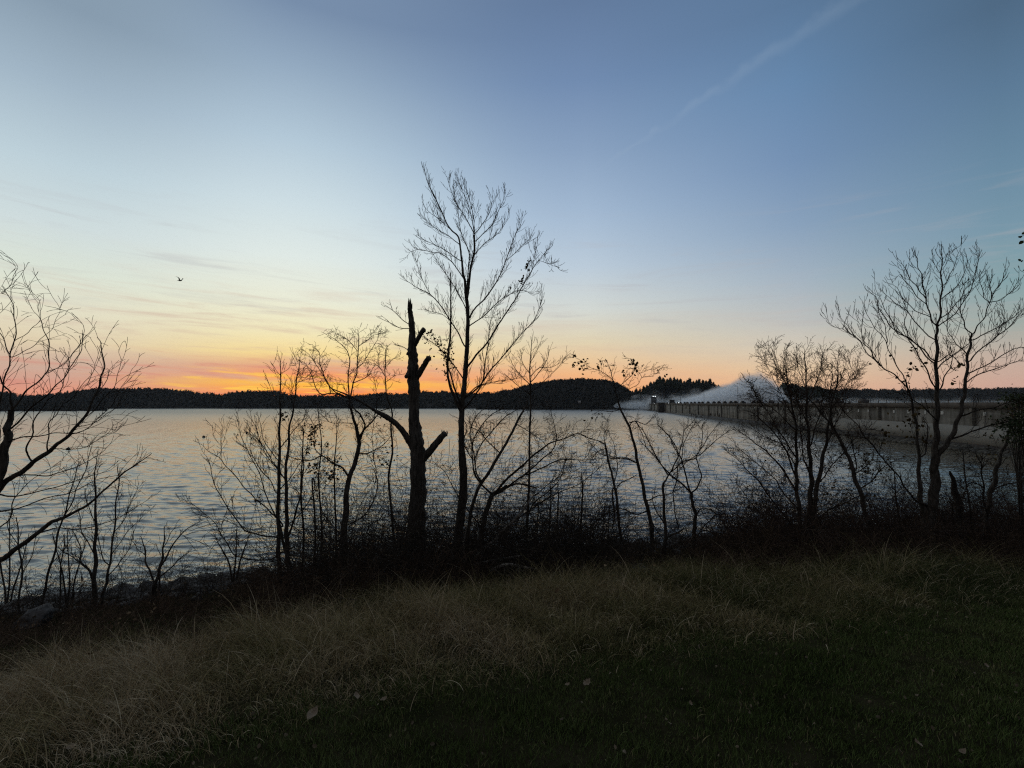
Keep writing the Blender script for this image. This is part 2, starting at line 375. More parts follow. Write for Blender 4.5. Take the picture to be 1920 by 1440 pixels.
def hill(name, sil, D, depth, shore_y, tree, ntree, label, wood_mat=M_forest, front=.45, seed=1, z_under=0.0):
    """sil: (px, py) skyline; ridge stands at D + depth*front"""
    rs = np.random.RandomState(seed)
    px = np.array([q[0] for q in sil], float); py = np.array([q[1] for q in sil], float)
    Dr = D + depth * front
    hx = []; hz = []
    for a, b in zip(px, py):
        x, y, z = P(a, b, Dr); hx.append(x); hz.append(max(.1, z - tree * 1.15))
    hx = np.array(hx); hz = np.array(hz)
    xs = np.linspace(hx[0], hx[-1], 160); ts = np.linspace(0, 1, 26)
    X, T = np.meshgrid(xs, ts)
    H = np.interp(X, hx, hz)
    edge = np.clip((X - hx[0]) / 25, 0, 1) * np.clip((hx[-1] - X) / 25, 0, 1)
    prof = np.where(T < front, np.sin(T / front * math.pi / 2) ** .8, np.cos((T - front) / (1 - front) * math.pi / 2) ** .8)
    bay = 6 * np.sin(X * .031 + seed) + 3 * np.sin(X * .11)
    Z = H * prof * (.15 + .85 * edge ** .7) + 1.0 * np.sin(X * .09 + T * 7) * prof * .6 - .3 + z_under
    Yv = D + T * depth + bay * (1 - T)
    V = np.stack([X, Yv, Z], -1).reshape(-1, 3); nx = 160
    I = (np.arange(25)[:, None] * nx + np.arange(nx - 1)[None]).reshape(-1)
    o = link(name, mesh_np(name, V, np.stack([I, I + 1, I + 1 + nx, I + nx], -1)), M_hill); tag(o, kind='structure')
    pl = []; sp = []
    for i in range(ntree):
        t = rs.rand() ** 1.1 * (front * 1.15) if i % 3 else front * (.85 + .25 * rs.rand())
        x = hx[0] + rs.rand() * (hx[-1] - hx[0])
        h = np.interp(x, hx, hz); pr = math.sin(min(t / front, 1) * math.pi / 2) ** .8
        ed = min(1, max(0, (x - hx[0]) / 25)) * min(1, max(0, (hx[-1] - x) / 25))
        z = h * pr * (.15 + .85 * ed ** .7)
        y = D + t * depth + (6 * math.sin(x * .031 + seed) + 3 * math.sin(x * .11)) * (1 - t)
        tree_h = tree; hv = .6 + .7 * rs.rand() ** 1.5 + .12 * math.sin(x * .21 + seed); r = tree * (.22 + .22 * rs.rand())
        k = r
        pl.append((x, y, z + tree * .35 * hv + z_under, k * 1.15, k, tree * .5 * hv))
        sp.append((x, y, z + tree * .62 * hv + z_under, k * 1.25, k, tree * .52 * hv))
    v1, t1 = blobs(pl, 1, .6); v2, t2 = spiky(sp, seed, 26)
    w = link('forest', mesh_np('forest', np.concatenate([v1, v2]), None, np.concatenate([t1, t2 + len(v1)]), smooth=False), wood_mat)
    tag(w, label, 'woods', kind='stuff')
hill('hill', [(-260,728),(-100,730),(0,732),(25,736),(43,740),(75,742),(105,737),(138,735),(160,730),(175,727),(200,728),(230,729),(262,728),(295,727),(325,730),(350,731),(370,737),(390,737),(420,739),(440,735),(480,732),(518,733),(535,736),(550,740),(580,741),(630,741),(680,741),(705,737),(730,737),(762,739),(792,734),(830,734),(868,736),(905,736),(930,734),(970,733),(1010,736)],
     600, 150, 766, 5, 4200, 'dark wooded ridge along the far left shore under the sunrise', seed=2)
hill('hill', [(900,741),(930,735),(960,730),(975,725),(1010,717),(1048,712),(1072,710),(1110,710),(1135,712),(1155,716),(1172,722),(1185,727),(1195,733),(1206,745)],
     500, 120, 768, 4, 2300, 'rounded dark wooded hill left of the far end of the dam', seed=4)
hill('hill', [(-400,735),(-200,738),(-60,742),(20,746),(70,752),(120,758),(160,764),(196,770)],
     385, 60, 774, 4, 700, 'nearer dark wooded point at the left edge of the lake', seed=6)
hill('hill', [(1175,744),(1186,732),(1200,727),(1215,723),(1230,719),(1260,717),(1300,718),(1340,722),(1380,730),(1420,738)],
     550, 90, 760, 4, 700, 'low undergrowth beneath the pines beyond the dam', seed=8)
hill('hill', [(1400,736),(1470,733),(1540,731),(1580,729),(1615,730),(1700,730),(1780,729),(1860,728),(1930,726),(2050,728),(2300,735)],
     640, 160, 757, 5, 3600, 'long low wooded ridge behind the right half of the dam', seed=10)
hill('hill', [(1425,730),(1440,720),(1465,718),(1490,720),(1515,724),(1540,725),(1560,728),(1580,736)],
     560, 60, 757, 5, 240, 'darker clump of woods behind the dam beside the mist', wood_mat=M_pine, seed=12)

# pines on the knoll beyond the dam: each one a tree
def crown_mesh(name, H, r, seed, n=22):
    rs = np.random.RandomState(seed); pl = []
    for i in range(n):
        f = i / (n - 1); z = H * (.30 + .66 * f); rr = r * (1.0 - .62 * f ** 1.6) * (.6 + .5 * rs.rand())
        a = rs.rand() * 6.28; k = r * .55 * (1 - f) * rs.rand()
        pl.append((math.cos(a) * k * 1.6, math.sin(a) * k * 1.6, z, rr * .62, rr * .62, H * .055 * (1 + rs.rand())))
    v1, t1 = blobs(pl, 1, .6); v2, t2 = spiky([(p[0], p[1], p[2], p[3] * 1.35, p[4] * 1.35, p[5] * 1.3) for p in pl], seed, 40, .3)
    return mesh_np(name, np.concatenate([v1, v2]), None, np.concatenate([t1, t2 + len(v1)]), smooth=False)
pine_px = [(1186,733,.7),(1193,728,.8),(1200,729,.7),(1207,724,.9),(1213,722,.9),(1220,717,1.0),(1226,716,1),(1232,711,1.1),(1237,706,1.2),(1244,709,1.1),(1251,711,1.1),(1257,709,1.1),(1264,708,1.15),(1270,710,1.1),(1276,711,1.1),(1283,715,1),(1289,713,1),(1293,710,1.1),(1300,715,1),(1306,713,1),(1311,711,1.05),(1318,713,1),(1324,714,1),(1331,711,1.05),(1338,717,.9),(1347,722,.8)]
pc = [crown_mesh('crown', 15, 4.3, 40 + k) for k in range(6)]
pt = []
for k in range(3):
    v_, q_ = tubes([(np.array([(0, 0, -2), (.1, 0, 5), (0, .1, 13.5)]), np.array([.28, .2, .06]))], 6); pt.append(mesh_np('trunk', v_, q_))
rsP = np.random.RandomState(11)
for i, (px, py, s) in enumerate(pine_px):
    d = 560 + rsP.rand() * 45
    x, y, z = P(px, py, d)
    o = empty('pine_tree', (x, y, z - 15 * s)); o.scale = (s, s, s); o.rotation_euler.z = rsP.rand() * 6
    ords = 'leftmost second third fourth fifth sixth seventh eighth ninth tenth eleventh twelfth thirteenth'.split()
    k_ = i if i < 13 else 25 - i
    where = ('tallest pine, ' if i == 8 else 'dark pine, ') + (('%s of the row on the knoll beyond the dam' % ords[k_] if k_ == 0 else '%s from the left on the knoll beyond the dam' % ords[k_]) if i < 13 else ('rightmost of the row on the knoll by the mist' if k_ == 0 else '%s from the right on the knoll by the mist' % ords[k_]))
    tag(o, where, 'tree', 'pines on the knoll beyond the dam')
    link('trunk', pt[i % 3], M_bark, o); link('crown', pc[i % 6], M_pine, o)

# ------------------------------------------------------------------ dam
def box(x0, x1, y0, y1, z0, z1):
    v_ = np.array([(x, y, z) for z in (z0, z1) for x, y in ((x0, y0), (x1, y0), (x1, y1), (x0, y1))], float)
    q_ = np.array([(0, 3, 2, 1), (4, 5, 6, 7), (0, 1, 5, 4), (1, 2, 6, 5), (2, 3, 7, 6), (3, 0, 4, 7)])
    return v_, q_
def boxes(name, lst, m, parent=None, bevel=0):
    v_, q_ = join([box(*b) for b in lst])
    o = link(name, mesh_np(name, v_, q_, smooth=False), m, parent)
    if bevel:
        md = o.modifiers.new('bevel', 'BEVEL'); md.width = bevel; md.segments = 2
    return o
def concrete():
    m = bpy.data.materials.new('stained_concrete'); m.use_nodes = True; t = m.node_tree; b = t.nodes['Principled BSDF']
    b.inputs['Roughness'].default_value = .9; b.inputs['Specular IOR Level'].default_value = .2
    tcn = t.nodes.new('ShaderNodeTexCoord')
    def nz(scale, st, det=6):
        mp = t.nodes.new('ShaderNodeMapping'); mp.inputs['Scale'].default_value = st; t.links.new(tcn.outputs['Object'], mp.inputs[0])
        n = t.nodes.new('ShaderNodeTexNoise'); n.inputs['Scale'].default_value = scale; n.inputs['Detail'].default_value = det; n.inputs['Roughness'].default_value = .62
        t.links.new(mp.outputs[0], n.inputs['Vector']); return n.outputs[0]
    def ramp(f, p0, c0, p1, c1):
        r = t.nodes.new('ShaderNodeValToRGB'); e = r.color_ramp.elements; e[0].position = p0; e[0].color = (*c0, 1); e[1].position = p1; e[1].color = (*c1, 1)
        t.links.new(f, r.inputs[0]); return r.outputs[0]
    def mx(f, a, b_, kind='MIX'):
        n = t.nodes.new('ShaderNodeMix'); n.data_type = 'RGBA'; n.blend_type = kind
        if isinstance(f, float): n.inputs[0].default_value = f
        else: t.links.new(f, n.inputs[0])
        t.links.new(a, n.inputs[6]); t.links.new(b_, n.inputs[7]); return n.outputs[2]
    base = ramp(nz(.35, (1, 1, 1)), .3, (.20, .185, .155), .7, (.36, .335, .29))
    streak = ramp(nz(.55, (1, 1, .09), 7), .42, (.16, .14, .12), .58, (1, 1, 1))
    lift = ramp(nz(.5, (.12, .12, 1.6), 3), .40, (.62, .60, .56), .55, (1, 1, 1))
    c = mx(.6, base, streak, 'MULTIPLY'); c = mx(.6, c, lift, 'MULTIPLY')
    t.links.new(c, b.inputs['Base Color'])
    return m
M_conc = concrete()
M_cap = mat('dark_stained_concrete', (.10, .085, .07), (.18, .155, .13), .6, bump=.3)
M_wet_shade = mat('wet_shade_concrete', (.035, .03, .026), (.07, .06, .05), .5, rough=.6, bump=.2)
M_metal = mat('painted_steel', (.04, .042, .045), (.07, .07, .075), 3, rough=.5, bump=0)
def emit(name, c, s):
    m = bpy.data.materials.new(name); m.use_nodes = True; t = m.node_tree; t.nodes.clear()
    e = t.nodes.new('ShaderNodeEmission'); e.inputs[0].default_value = (*c, 1); e.inputs[1].default_value = s
    o = t.nodes.new('ShaderNodeOutputMaterial'); t.links.new(e.outputs[0], o.inputs[0]); return m
M_lamp = emit('lamp_glow', (.9, .97, 1), 2.6)
SLOPE = math.atan(.17); DAM_LEN = 560 * math.sqrt(1 + .17 ** 2)
dam = empty('dam', (50, 0, 0)); dam.rotation_euler.z = -SLOPE      # local +Y runs along the dam, -X faces the lake
tag(dam, 'long stained concrete dam wall crossing the right side of the lake', 'dam')
L0, L1 = -30, 525
TOP = 6.18
boxes('wall', [(0, 7, L0, L1, -4, TOP - .75)], M_conc, dam)
boxes('coping', [(-.45, 7.4, L0, L1, TOP - .75, TOP)], M_cap, dam)
boxes('waterline_ledge', [(-.9, 0, L0, L1, -4, .75)], M_wet_shade, dam)
boxes('lower_apron', [(-.55, -.003, L0, 118, .753, 3.1)], mat('pale_concrete', (.17, .165, .15), (.27, .26, .235), .5, bump=.2, stretch=(1, .2, 1)), dam)
pil = []
for i in range(26):
    y = 22 + i * 21.0
    if i == 0: protp = boxes('pilaster', [(-.5, -.006, -.22, .22, .756, TOP - .78)], M_conc, dam, .03); protp.location = (0, y, 0); src = protp
    else:
        c = src.copy(); COL.objects.link(c); c.parent = dam; c.location = (0, y, 0)
# drains high on the upstream face
src = None
for i in range(40):
    y = 44 + i * 3.7
    if src is None: src = boxes('drain_outlet', [(-.12, -.002, -.28, .28, 4.45, 4.95)], mat('lime_crust', (.42, .42, .40), (.6, .6, .57), 3, bump=.2), dam, .03); src.location = (0, y, 0)
    else:
        c = src.copy(); COL.objects.link(c); c.parent = dam; c.location = (0, y + random.uniform(-.3, .3), 0); c.scale = (1, random.uniform(.5, 1.2), 1)
# railing and hoists on the crest
rail = [(-.2, -.13, L0, L1, TOP + .95, TOP + 1.02), (-.2, -.13, L0, L1, TOP + .5, TOP + .55)]
boxes('railing', [(-.2, -.13, L0, 150, TOP + .58, TOP + .63), (-.2, -.13, L0, 150, TOP + .3, TOP + .335)] + [(-.2, -.13, y, y + .07, TOP, TOP + .58) for y in np.arange(L0, 150, 2.4)], M_metal, dam)
src = None; rsD = np.random.RandomState(4); y = 92.0
while y < 505:
    if src is None:
        src = boxes('gate_hoist', [(.2, 1.5, -.7, .7, TOP, TOP + .5), (.45, 1.2, -.35, .35, TOP + .5, TOP + .85), (.6, .8, .8, 1.0, TOP, TOP + .9)], M_metal, dam, .04); src.location = (0, y, 0)
    else:
        c = src.copy(); COL.objects.link(c); c.parent = dam; c.location = (rsD.rand() * .6, y, 0); c.scale = (1, .7 + rsD.rand() * .8, 1)
    y += 5.0 + rsD.rand() * 5 + y * .008
# intake tower on the face, and gatehouse on the crest
def dam_y(px):      # distance along the dam for a pixel column
    u = (px - 960) / F; Y = 50 / (u - .17); return Y * math.sqrt(1 + .17 ** 2), Y
y0, Y0 = dam_y(1246)
tw = boxes('intake_tower', [(-4.5, -.46, y0 - 1.6, y0 + 1.6, -4, TOP + .35), (-4.8, -.5, y0 - 1.9, y0 + 1.9, TOP + .353, TOP + .75)], M_wet_shade, dam, .05)
y1, _ = dam_y(1252.5)
boxes('gatehouse', [(1, 4, y1 - 1.6, y1 + 1.6, TOP, TOP + 2.2), (.8, 4.2, y1 - 1.8, y1 + 1.8, TOP + 2.203, TOP + 2.5)], M_metal, dam, .05)
# dark plates on the face, coloured as the shade inside gate slots
for pxs, h0, h1, w_ in ((1345, 1.2, 5.0, 1.0), (1340, 1.0, 2.3, 1.6), (1348, .9, 2.2, 2.2), (1286, 3.2, 4.6, 1.8), (1332, 1.1, 2.2, 1.6)):
    yy, _ = dam_y(pxs)
    boxes('gate_slot_shade', [(-.16, -.004, yy - w_ / 2, yy + w_ / 2, h0, h1)], M_wet_shade, dam)
ca_, sa_ = math.cos(-SLOPE), math.sin(-SLOPE)
def on_dam(lx, ly, z=TOP): return (50 + lx * ca_ - ly * sa_, lx * sa_ + ly * ca_, z)
def lathe(prof, n=12):
    V = []; Q = []
    for r, z in prof:
        for k in range(n): V.append((r * math.cos(k * 6.28319 / n), r * math.sin(k * 6.28319 / n), z))
    for i in range(len(prof) - 1):
        for k in range(n): Q.append((i * n + k, i * n + (k + 1) % n, (i + 1) * n + (k + 1) % n, (i + 1) * n + k))
    return np.array(V), np.array(Q)
# lamps
pole = mesh_np('pole', *tubes([(np.array([(0, 0, 0), (0, 0, 3.4), (0, 0, 6.6)]), np.array([.11, .09, .06])), (np.array([(0, 0, 6.5), (-.5, 0, 6.75), (-1.1, 0, 6.8)]), np.array([.05, .045, .04]))], 6))
head = mesh_np('lamp_head', *box(-1.7, -1.0, -.16, .16, 6.72, 6.86), smooth=False)
for i, px in enumerate((1242, 1257, 1296, 1352)):
    ly, _ = dam_y(px); o = empty('lamp_post', on_dam(6.2, ly)); tag(o, ['thin unlit lamp post on the dam left of the gatehouse', 'thin unlit lamp post on the dam just right of the gatehouse', 'thin unlit lamp post in front of the thick mist', 'fourth unlit lamp post, rightmost along the misty dam crest'][i], 'lamp post', 'lamp posts along the dam')
    link('pole', pole, M_metal, o); link('lamp_head', head, M_metal, o)
gv, gq = lathe([(.01, .55), (.3, .6), (.42, .9), (.3, 1.2), (.01, 1.3)], 10)
glob = mesh_np('bulb', gv, gq); sv, sq = lathe([(.16, 0), (.1, .1), (.08, .6)], 8); stem = mesh_np('bracket', sv, sq)
for i, (px, sc) in enumerate(((1215, 1.35), (1225, .8), (1230, .75), (1251, .7), (1270.5, 1.15))):
    ly, _ = dam_y(px); o = empty('crest_lamp', on_dam(.6, ly)); o.scale = (sc * .42,) * 3
    tag(o, ['bright white lamp at the far left end of the dam crest', 'small white lamp under the floodlight mast', 'small white lamp just right of the floodlight mast', 'faint white lamp beside the dark gatehouse', 'bright white lamp alone on the crest right of the gatehouse'][i], 'lamp', 'lit lamps on the dam crest')
    link('bulb', glob, M_lamp, o); link('bracket', stem, M_metal, o)
ly, Yt = dam_y(1219)
o = empty('floodlight_tower', on_dam(3, ly)); tag(o, 'short dark tower with two bright floodlights at the dam end', 'tower')
boxes('tower', [(-2.2, 2.2, -1.2, 1.2, 0, 5.6), (-2.6, 2.6, -1.6, 1.6, 5.603, 6.0)], M_metal, o)
for k in (-1, 1): boxes('floodlight', [(k * .9 - .35, k * .9 + .35, -1.75, -1.4, 6.15, 6.6)], M_lamp, o)
boxes('crossbar', [(-1.9, 1.9, -1.6, -1.45, 6.003, 6.1)], M_metal, o)

# low shelf of stones at the near foot of the dam
x, y, z = P(1086, 752, 505)
hs = empty('house', (x, y + 3, z - 1.2)); tag(hs, 'tiny pale house among trees on the rounded hill', 'house')
M_house = mat('pale_siding', (.5, .5, .48), (.62, .6, .57), 1, bump=0)
boxes('wall', [(-2, 2, -1.5, 1.5, -2, 1.4)], M_house, hs)
v_ = np.array([(-2.3, -1.8, 1.4), (2.3, -1.8, 1.4), (2.3, 1.8, 1.4), (-2.3, 1.8, 1.4), (-2.3, 0, 2.5), (2.3, 0, 2.5)], float)
link('roof', mesh_np('roof', v_, [(0, 1, 5, 4), (2, 3, 4, 5)], [(0, 4, 3), (1, 2, 5)], smooth=False), M_metal, hs)

# ------------------------------------------------------------------ boulders
def rock_mesh(k):
    rs = np.random.RandomState(100 + k)
    v0, f0 = ico(3, 50 + k, .22); v0 = v0.copy()
    for _ in range(11):       # chop flat facets
        n = rs.normal(0, 1, 3); n /= np.linalg.norm(n); h = .55 + .32 * rs.rand()
        dd = v0 @ n; v0 -= np.maximum(dd - h, 0)[:, None] * n
    v0 += .02 * rs.normal(0, 1, v0.shape)
    return mesh_np('boulder', v0, None, f0, smooth=False)
RM = [rock_mesh(k) for k in range(12)]
for m_ in RM: m_.materials.append(M_rock)
rsR = np.random.RandomState(21)
def put_rock(x, y, s, lab=None, sink=.25, flat=.75):
    o = bpy.data.objects.new('boulder', RM[rsR.randint(12)]); COL.objects.link(o)
    sx_ = s * rsR.uniform(.8, 1.3); o.scale = (sx_, s * rsR.uniform(.8, 1.2), s * flat * rsR.uniform(.8, 1.15))
    o.location = (x, y, max(float(ground(x, y)), -.25) + s * flat * (1 - sink * 2) * .5); o.rotation_euler = (rsR.uniform(-.3, .3), rsR.uniform(-.3, .3), rsR.rand() * 6.28)
    tag(o, lab or 'grey riprap boulder among others along the shore', 'boulder', 'riprap boulders along the shore')
for px, py, s, lab in ((143, 1118, .52, 'large dark boulder at the water on the left'), (95, 1128, .42, 'rounded boulder left of the largest one at the water'), (18, 1140, .50, 'dark boulder at the left edge of the photo'), (60, 1165, .34, 'pale flat topped boulder at lower left'),
                       (300, 1108, .34, 'boulder at the foot of the small forked shrub'), (1088, 1066, .17, 'small pale stone by the driftwood'), (1200, 1068, .16, 'small pale stone beside the leafy leaning tree'), (1340, 1015, .36, 'dark boulder at the waterline right of centre')):
    d = base_depth(px, py + 6, 5, 22); x, y, z = P(px, py, d); put_rock(x, y, s, lab)
for i in range(230):
    x = rsR.uniform(-19, 15); sy = float(np.interp(x, SX, SY)); cy = float(np.interp(x, CX, CY))
    t = 1.02 - abs(rsR.normal(0, .12)); y = cy + (sy - cy) * t + rsR.uniform(-.1, .35)
    s = rsR.uniform(.14, .42) * (1.15 if t > .95 else .9)
    px_ = 960 + F * x / y; marks = [(60, 'at the left edge'), (170, 'near the largest left boulder'), (290, 'beside the small forked shrub'), (420, 'left of the long arching limbs'), (540, 'below the forked young tree'), (660, 'below the crooked tree'), (800, 'around the foot of the snag'), (900, 'below the tallest bare tree'), (1010, 'behind the driftwood'), (1110, 'by the lone upright sapling'), (1230, 'around the leaning leafy tree'), (1330, 'below the wide forking tree'), (9999, 'under the right bramble bank')]
    w_ = [b_ for a_, b_ in marks if px_ < a_][0]
    put_rock(x, y, s, (('small ' if s < .2 else 'large ' if s > .32 else '') + ('grey boulder at the waterline ' if t > .95 else 'grey boulder up the bank ')) + w_)
# crushed stone between the boulders and along the foot of the dam
pl = []
for i in range(2600):
    x = rsR.uniform(-22, 16); sy = float(np.interp(x, SX, SY)); cy = float(np.interp(x, CX, CY))
    y = cy + (sy - cy) * (1.02 - abs(rsR.normal(0, .2))); s = rsR.uniform(.04, .15)
    pl.append((x, y, max(float(ground(x, y)), -.1) + s * .3, s * 1.2, s, s * .7))
v_, t_ = blobs(pl, 1, .4)
tag(link('rubble', mesh_np('rubble', v_, None, t_, smooth=False), M_rock), 'small broken stones between the boulders', 'rubble', kind='stuff')
pl = []
for i in range(900):
    ly = 38 + 75 * rsR.rand() ** 1.2; lx = -1.2 - rsR.rand() * 2.6 * (1 - (ly - 38) / 90); X_ = on_dam(lx, ly, 0)
    s = rsR.uniform(.15, .5); pl.append((X_[0], X_[1], -.1 + .35 * max(0, (lx + 3.4)) / 2 + s * .2, s * 1.3, s, s * .7))
v_, t_ = blobs(pl, 1, .4)
tag(link('dam_foot_rubble', mesh_np('dam_foot_rubble', v_, None, t_, smooth=False), mat('wet_stone', (.05, .05, .045), (.13, .12, .10), 1, bump=.3)), 'dark broken stone along the near foot of the dam', 'rubble', kind='stuff')

# ------------------------------------------------------------------ trees
rt = random.Random(99)
def rnd_perp(t):
    a = Vector((rt.gauss(0, 1), rt.gauss(0, .75), rt.gauss(0, 1))); a -= a.dot(t) * t
    return a.normalized() if a.length > 1e-4 else Vector((1, 0, 0))
def sprout(poly, rad, lv, prm, out, Lscale=1.0):
    if lv >= len(prm): return
    q = prm[lv]; n = len(poly)
    seg = [0.]
    for i in range(1, n): seg.append(seg[-1] + math.dist(poly[i], poly[i - 1]))
    L = seg[-1]
    if L < 1e-3: return
    cnt = int(L * q['den'] * rt.uniform(.8, 1.2) + rt.random())
    for c in range(cnt):
        s = q.get('from', .15) + (1 - q.get('from', .15)) * (c + rt.random()) / max(cnt, 1)
        s = min(s, .995); sl = s * L; i = 1
        while i < n - 1 and seg[i] < sl: i += 1
        f = (sl - seg[i - 1]) / max(seg[i] - seg[i - 1], 1e-6)
        p0 = Vector(poly[i - 1]).lerp(Vector(poly[i]), f); t = (Vector(poly[i]) - Vector(poly[i - 1])).normalized()
        r0 = rad[i - 1] * (1 - f) + rad[i] * f
        ang = R(rt.uniform(*q['ang'])); d = (t * math.cos(ang) + rnd_perp(t) * math.sin(ang)).normalized()
        ln = rt.uniform(*q['len']) * (1 - q.get('tap', .55) * s) * Lscale
        k = q.get('seg', 5); r = min(r0 * .7, q['r'] * .72 * rt.uniform(.7, 1.2)); pts = [tuple(p0)]; rr = [r]; p = p0
        bend = rnd_perp(d) * q.get('curl', .1) * rt.uniform(.2, 1)
        for j in range(k):
            d = (d + bend + Vector((rt.gauss(0, 1), rt.gauss(0, 1), rt.gauss(0, 1))) * q.get('wig', .12) + Vector((0, 0, q.get('up', .08)))).normalized()
            p = p + d * (ln / k); pts.append(tuple(p)); rr.append(max(.0036, r * (1 - .75 * (j + 1) / k)))
        out.setdefault(lv, []).append((pts, rr))
        sprout(pts, rr, lv + 1, prm, out, Lscale)
def leaves(centres, size, seed):
    rs = np.random.RandomState(seed); V = []; Q = []
    for (x, y, z) in centres:
        a = rs.normal(0, 1, 3); a /= np.linalg.norm(a); b = np.cross(a, rs.normal(0, 1, 3)); b /= np.linalg.norm(b); c = np.cross(a, b)
        s = size * rs.uniform(.6, 1.3); o = len(V); p = np.array((x, y, z))
        for u, w, h in ((0, 0, 0), (.35, .34, .1), (.75, .28, .14), (1, 0, -.05), (.75, -.28, .14), (.35, -.34, .1)): V.append(p + s * (a * u + b * w + c * h))
        Q += [(o, o + 1, o + 2, o + 3), (o, o + 3, o + 4, o + 5)]
    return np.array(V), np.array(Q)
def grown(name, label, cat, d, trunks, limbs, prm, group=None, m_tr=M_bark, m_tw=M_twig, lv=None, lvs=.045, seed=1, spread=1.0, jit=.002, tilt=0., twig_trunk=True, leafm=M_leaf, rough=.18, Ls=1.0, lw=.66):
    """trunks / limbs: polylines of (px, py, width_px) at distance d"""
    rt.seed(seed)
    bx, by, _ = P(trunks[0][0][0], trunks[0][0][1], d)
    root = empty(name, (bx, by, float(ground(bx, by)))); tag(root, label, cat, group)
    O = Vector(root.location)
    seen = []
    def conv(pl, wander, per, wk=1.0):
        new = []
        d0 = d
        if seen:      # spring from the nearest wood already grown
            k = min(seen, key=lambda q: (q[0] - pl[0][0]) ** 2 + (q[1] - pl[0][1]) ** 2); gap = math.hypot(k[0] - pl[0][0], k[1] - pl[0][1])
            if gap < 60: d0 = k[2]
            if .5 < gap < 40: pl = [(k[0], k[1], pl[0][2])] + list(pl if gap > 4 else pl[1:])
        A = catmull(pl, per); n = len(A); pts = []; rr = []
        dz = rt.uniform(-wander, wander); ph = rt.random() * 6
        for i, (a, b, w) in enumerate(A):
            f = i / (n - 1); dd = d0 + dz * f + .05 * (math.sin(f * 5 + ph) - math.sin(ph)) * (wander > 0)
            new.append((a, b, dd)); p = Vector(P(a, b, dd)) - O
            j = 0 if i == 0 else 1; q_ = i * .9 + ph; p += Vector((math.sin(q_ * .5) * .006 + rt.gauss(0, jit), math.cos(q_ * .8) * .02, math.sin(q_ * .6 + 2) * .005 + rt.gauss(0, jit))) * j
            pts.append(tuple(p)); rr.append(max(.0034, w * wk * .5 * dd / F))
        seen.extend(new); return pts, rr
    tr = []
    for k, pl in enumerate(trunks):
        pts, rr = conv(pl, .25 if k else .12, 6, .86)
        g = float(ground(pts[0][0] + O.x, pts[0][1] + O.y)) - O.z
        if pl[0][1] > 985 or k == 0:
            pts.insert(0, (pts[0][0], pts[0][1], min(g - .12, pts[0][2] - .05))); rr.insert(0, rr[0] * 1.25)
        tr.append((pts, rr))
    lm = [conv(pl, spread, 6, lw) for pl in limbs]
    out = {}
    for pts, rr in lm: sprout(pts, rr, 0, prm, out, Ls)
    if twig_trunk:
        for pts, rr in tr:
            h = len(pts) // 3; sprout(pts[h:], rr[h:], 0, prm, out, Ls)
    tv = tubes([(np.array(a), np.array(b)) for a, b in tr], 16 if rough > .2 else 12, seed, rough)
    link('trunk', mesh_np('trunk', *tv), m_tr, root)
    parts = []
    if lm: parts.append(tubes([(np.array(a), np.array(b)) for a, b in lm], 6, seed, rough * .6))
    for l, ps in out.items(): parts.append(tubes([(np.array(a), np.array(b)) for a, b in ps], 3))
    if parts: link('crown', mesh_np('crown', *join(parts)), m_tw, root)
    if lv:
        cs = []
        rs = np.random.RandomState(seed + 7)
        ends = [Vector(a[-1]) for ps in out.values() for a, b in ps] + [Vector(a[len(a) // 2]) for ps in out.values() for a, b in ps]
        for (a, b, s_, n) in lv:
            c = Vector(P(a, b, d)) - O; rad = s_ * d / F
            near = [e for e in ends if abs(e.x - c.x) < rad and abs(e.z - c.z) < rad]
            for _ in range(n):
                if near and rs.rand() < .75: q = near[rs.randint(len(near))] + Vector(rs.normal(0, .02, 3))
                else: q = c + Vector(rs.normal(0, 1, 3)) * rad * .45
                cs.append(tuple(q))
        link('foliage', mesh_np('foliage', *leaves(cs, lvs, seed), smooth=False), leafm, root)
    return root
def prm(den1=5, l1=(.3, .7), den2=7, l2=(.1, .35), den3=0, ang=(25, 60), up=.08, curl=.08, r=.008, wig=.1, tap=.5):
    bushy = wig > .115
    den1 *= 1.45 if bushy else 1.2; den2 *= 1.6 if bushy else 1.2; wig *= .8; l1 = (l1[0], l1[1] * 1.05)
    a = [dict(den=den1, len=l1, ang=ang, r=r, up=up, curl=curl, wig=wig, tap=tap, seg=7), dict(den=den2, len=l2, ang=ang, r=r * .55, up=up, curl=curl, wig=wig * 1.2, seg=5)]
    if den3: a.append(dict(den=den3, len=(l2[0] * .6, l2[1] * .6), ang=ang, r=r * .4, up=up, curl=curl, wig=wig * 1.3, seg=3))
    return a

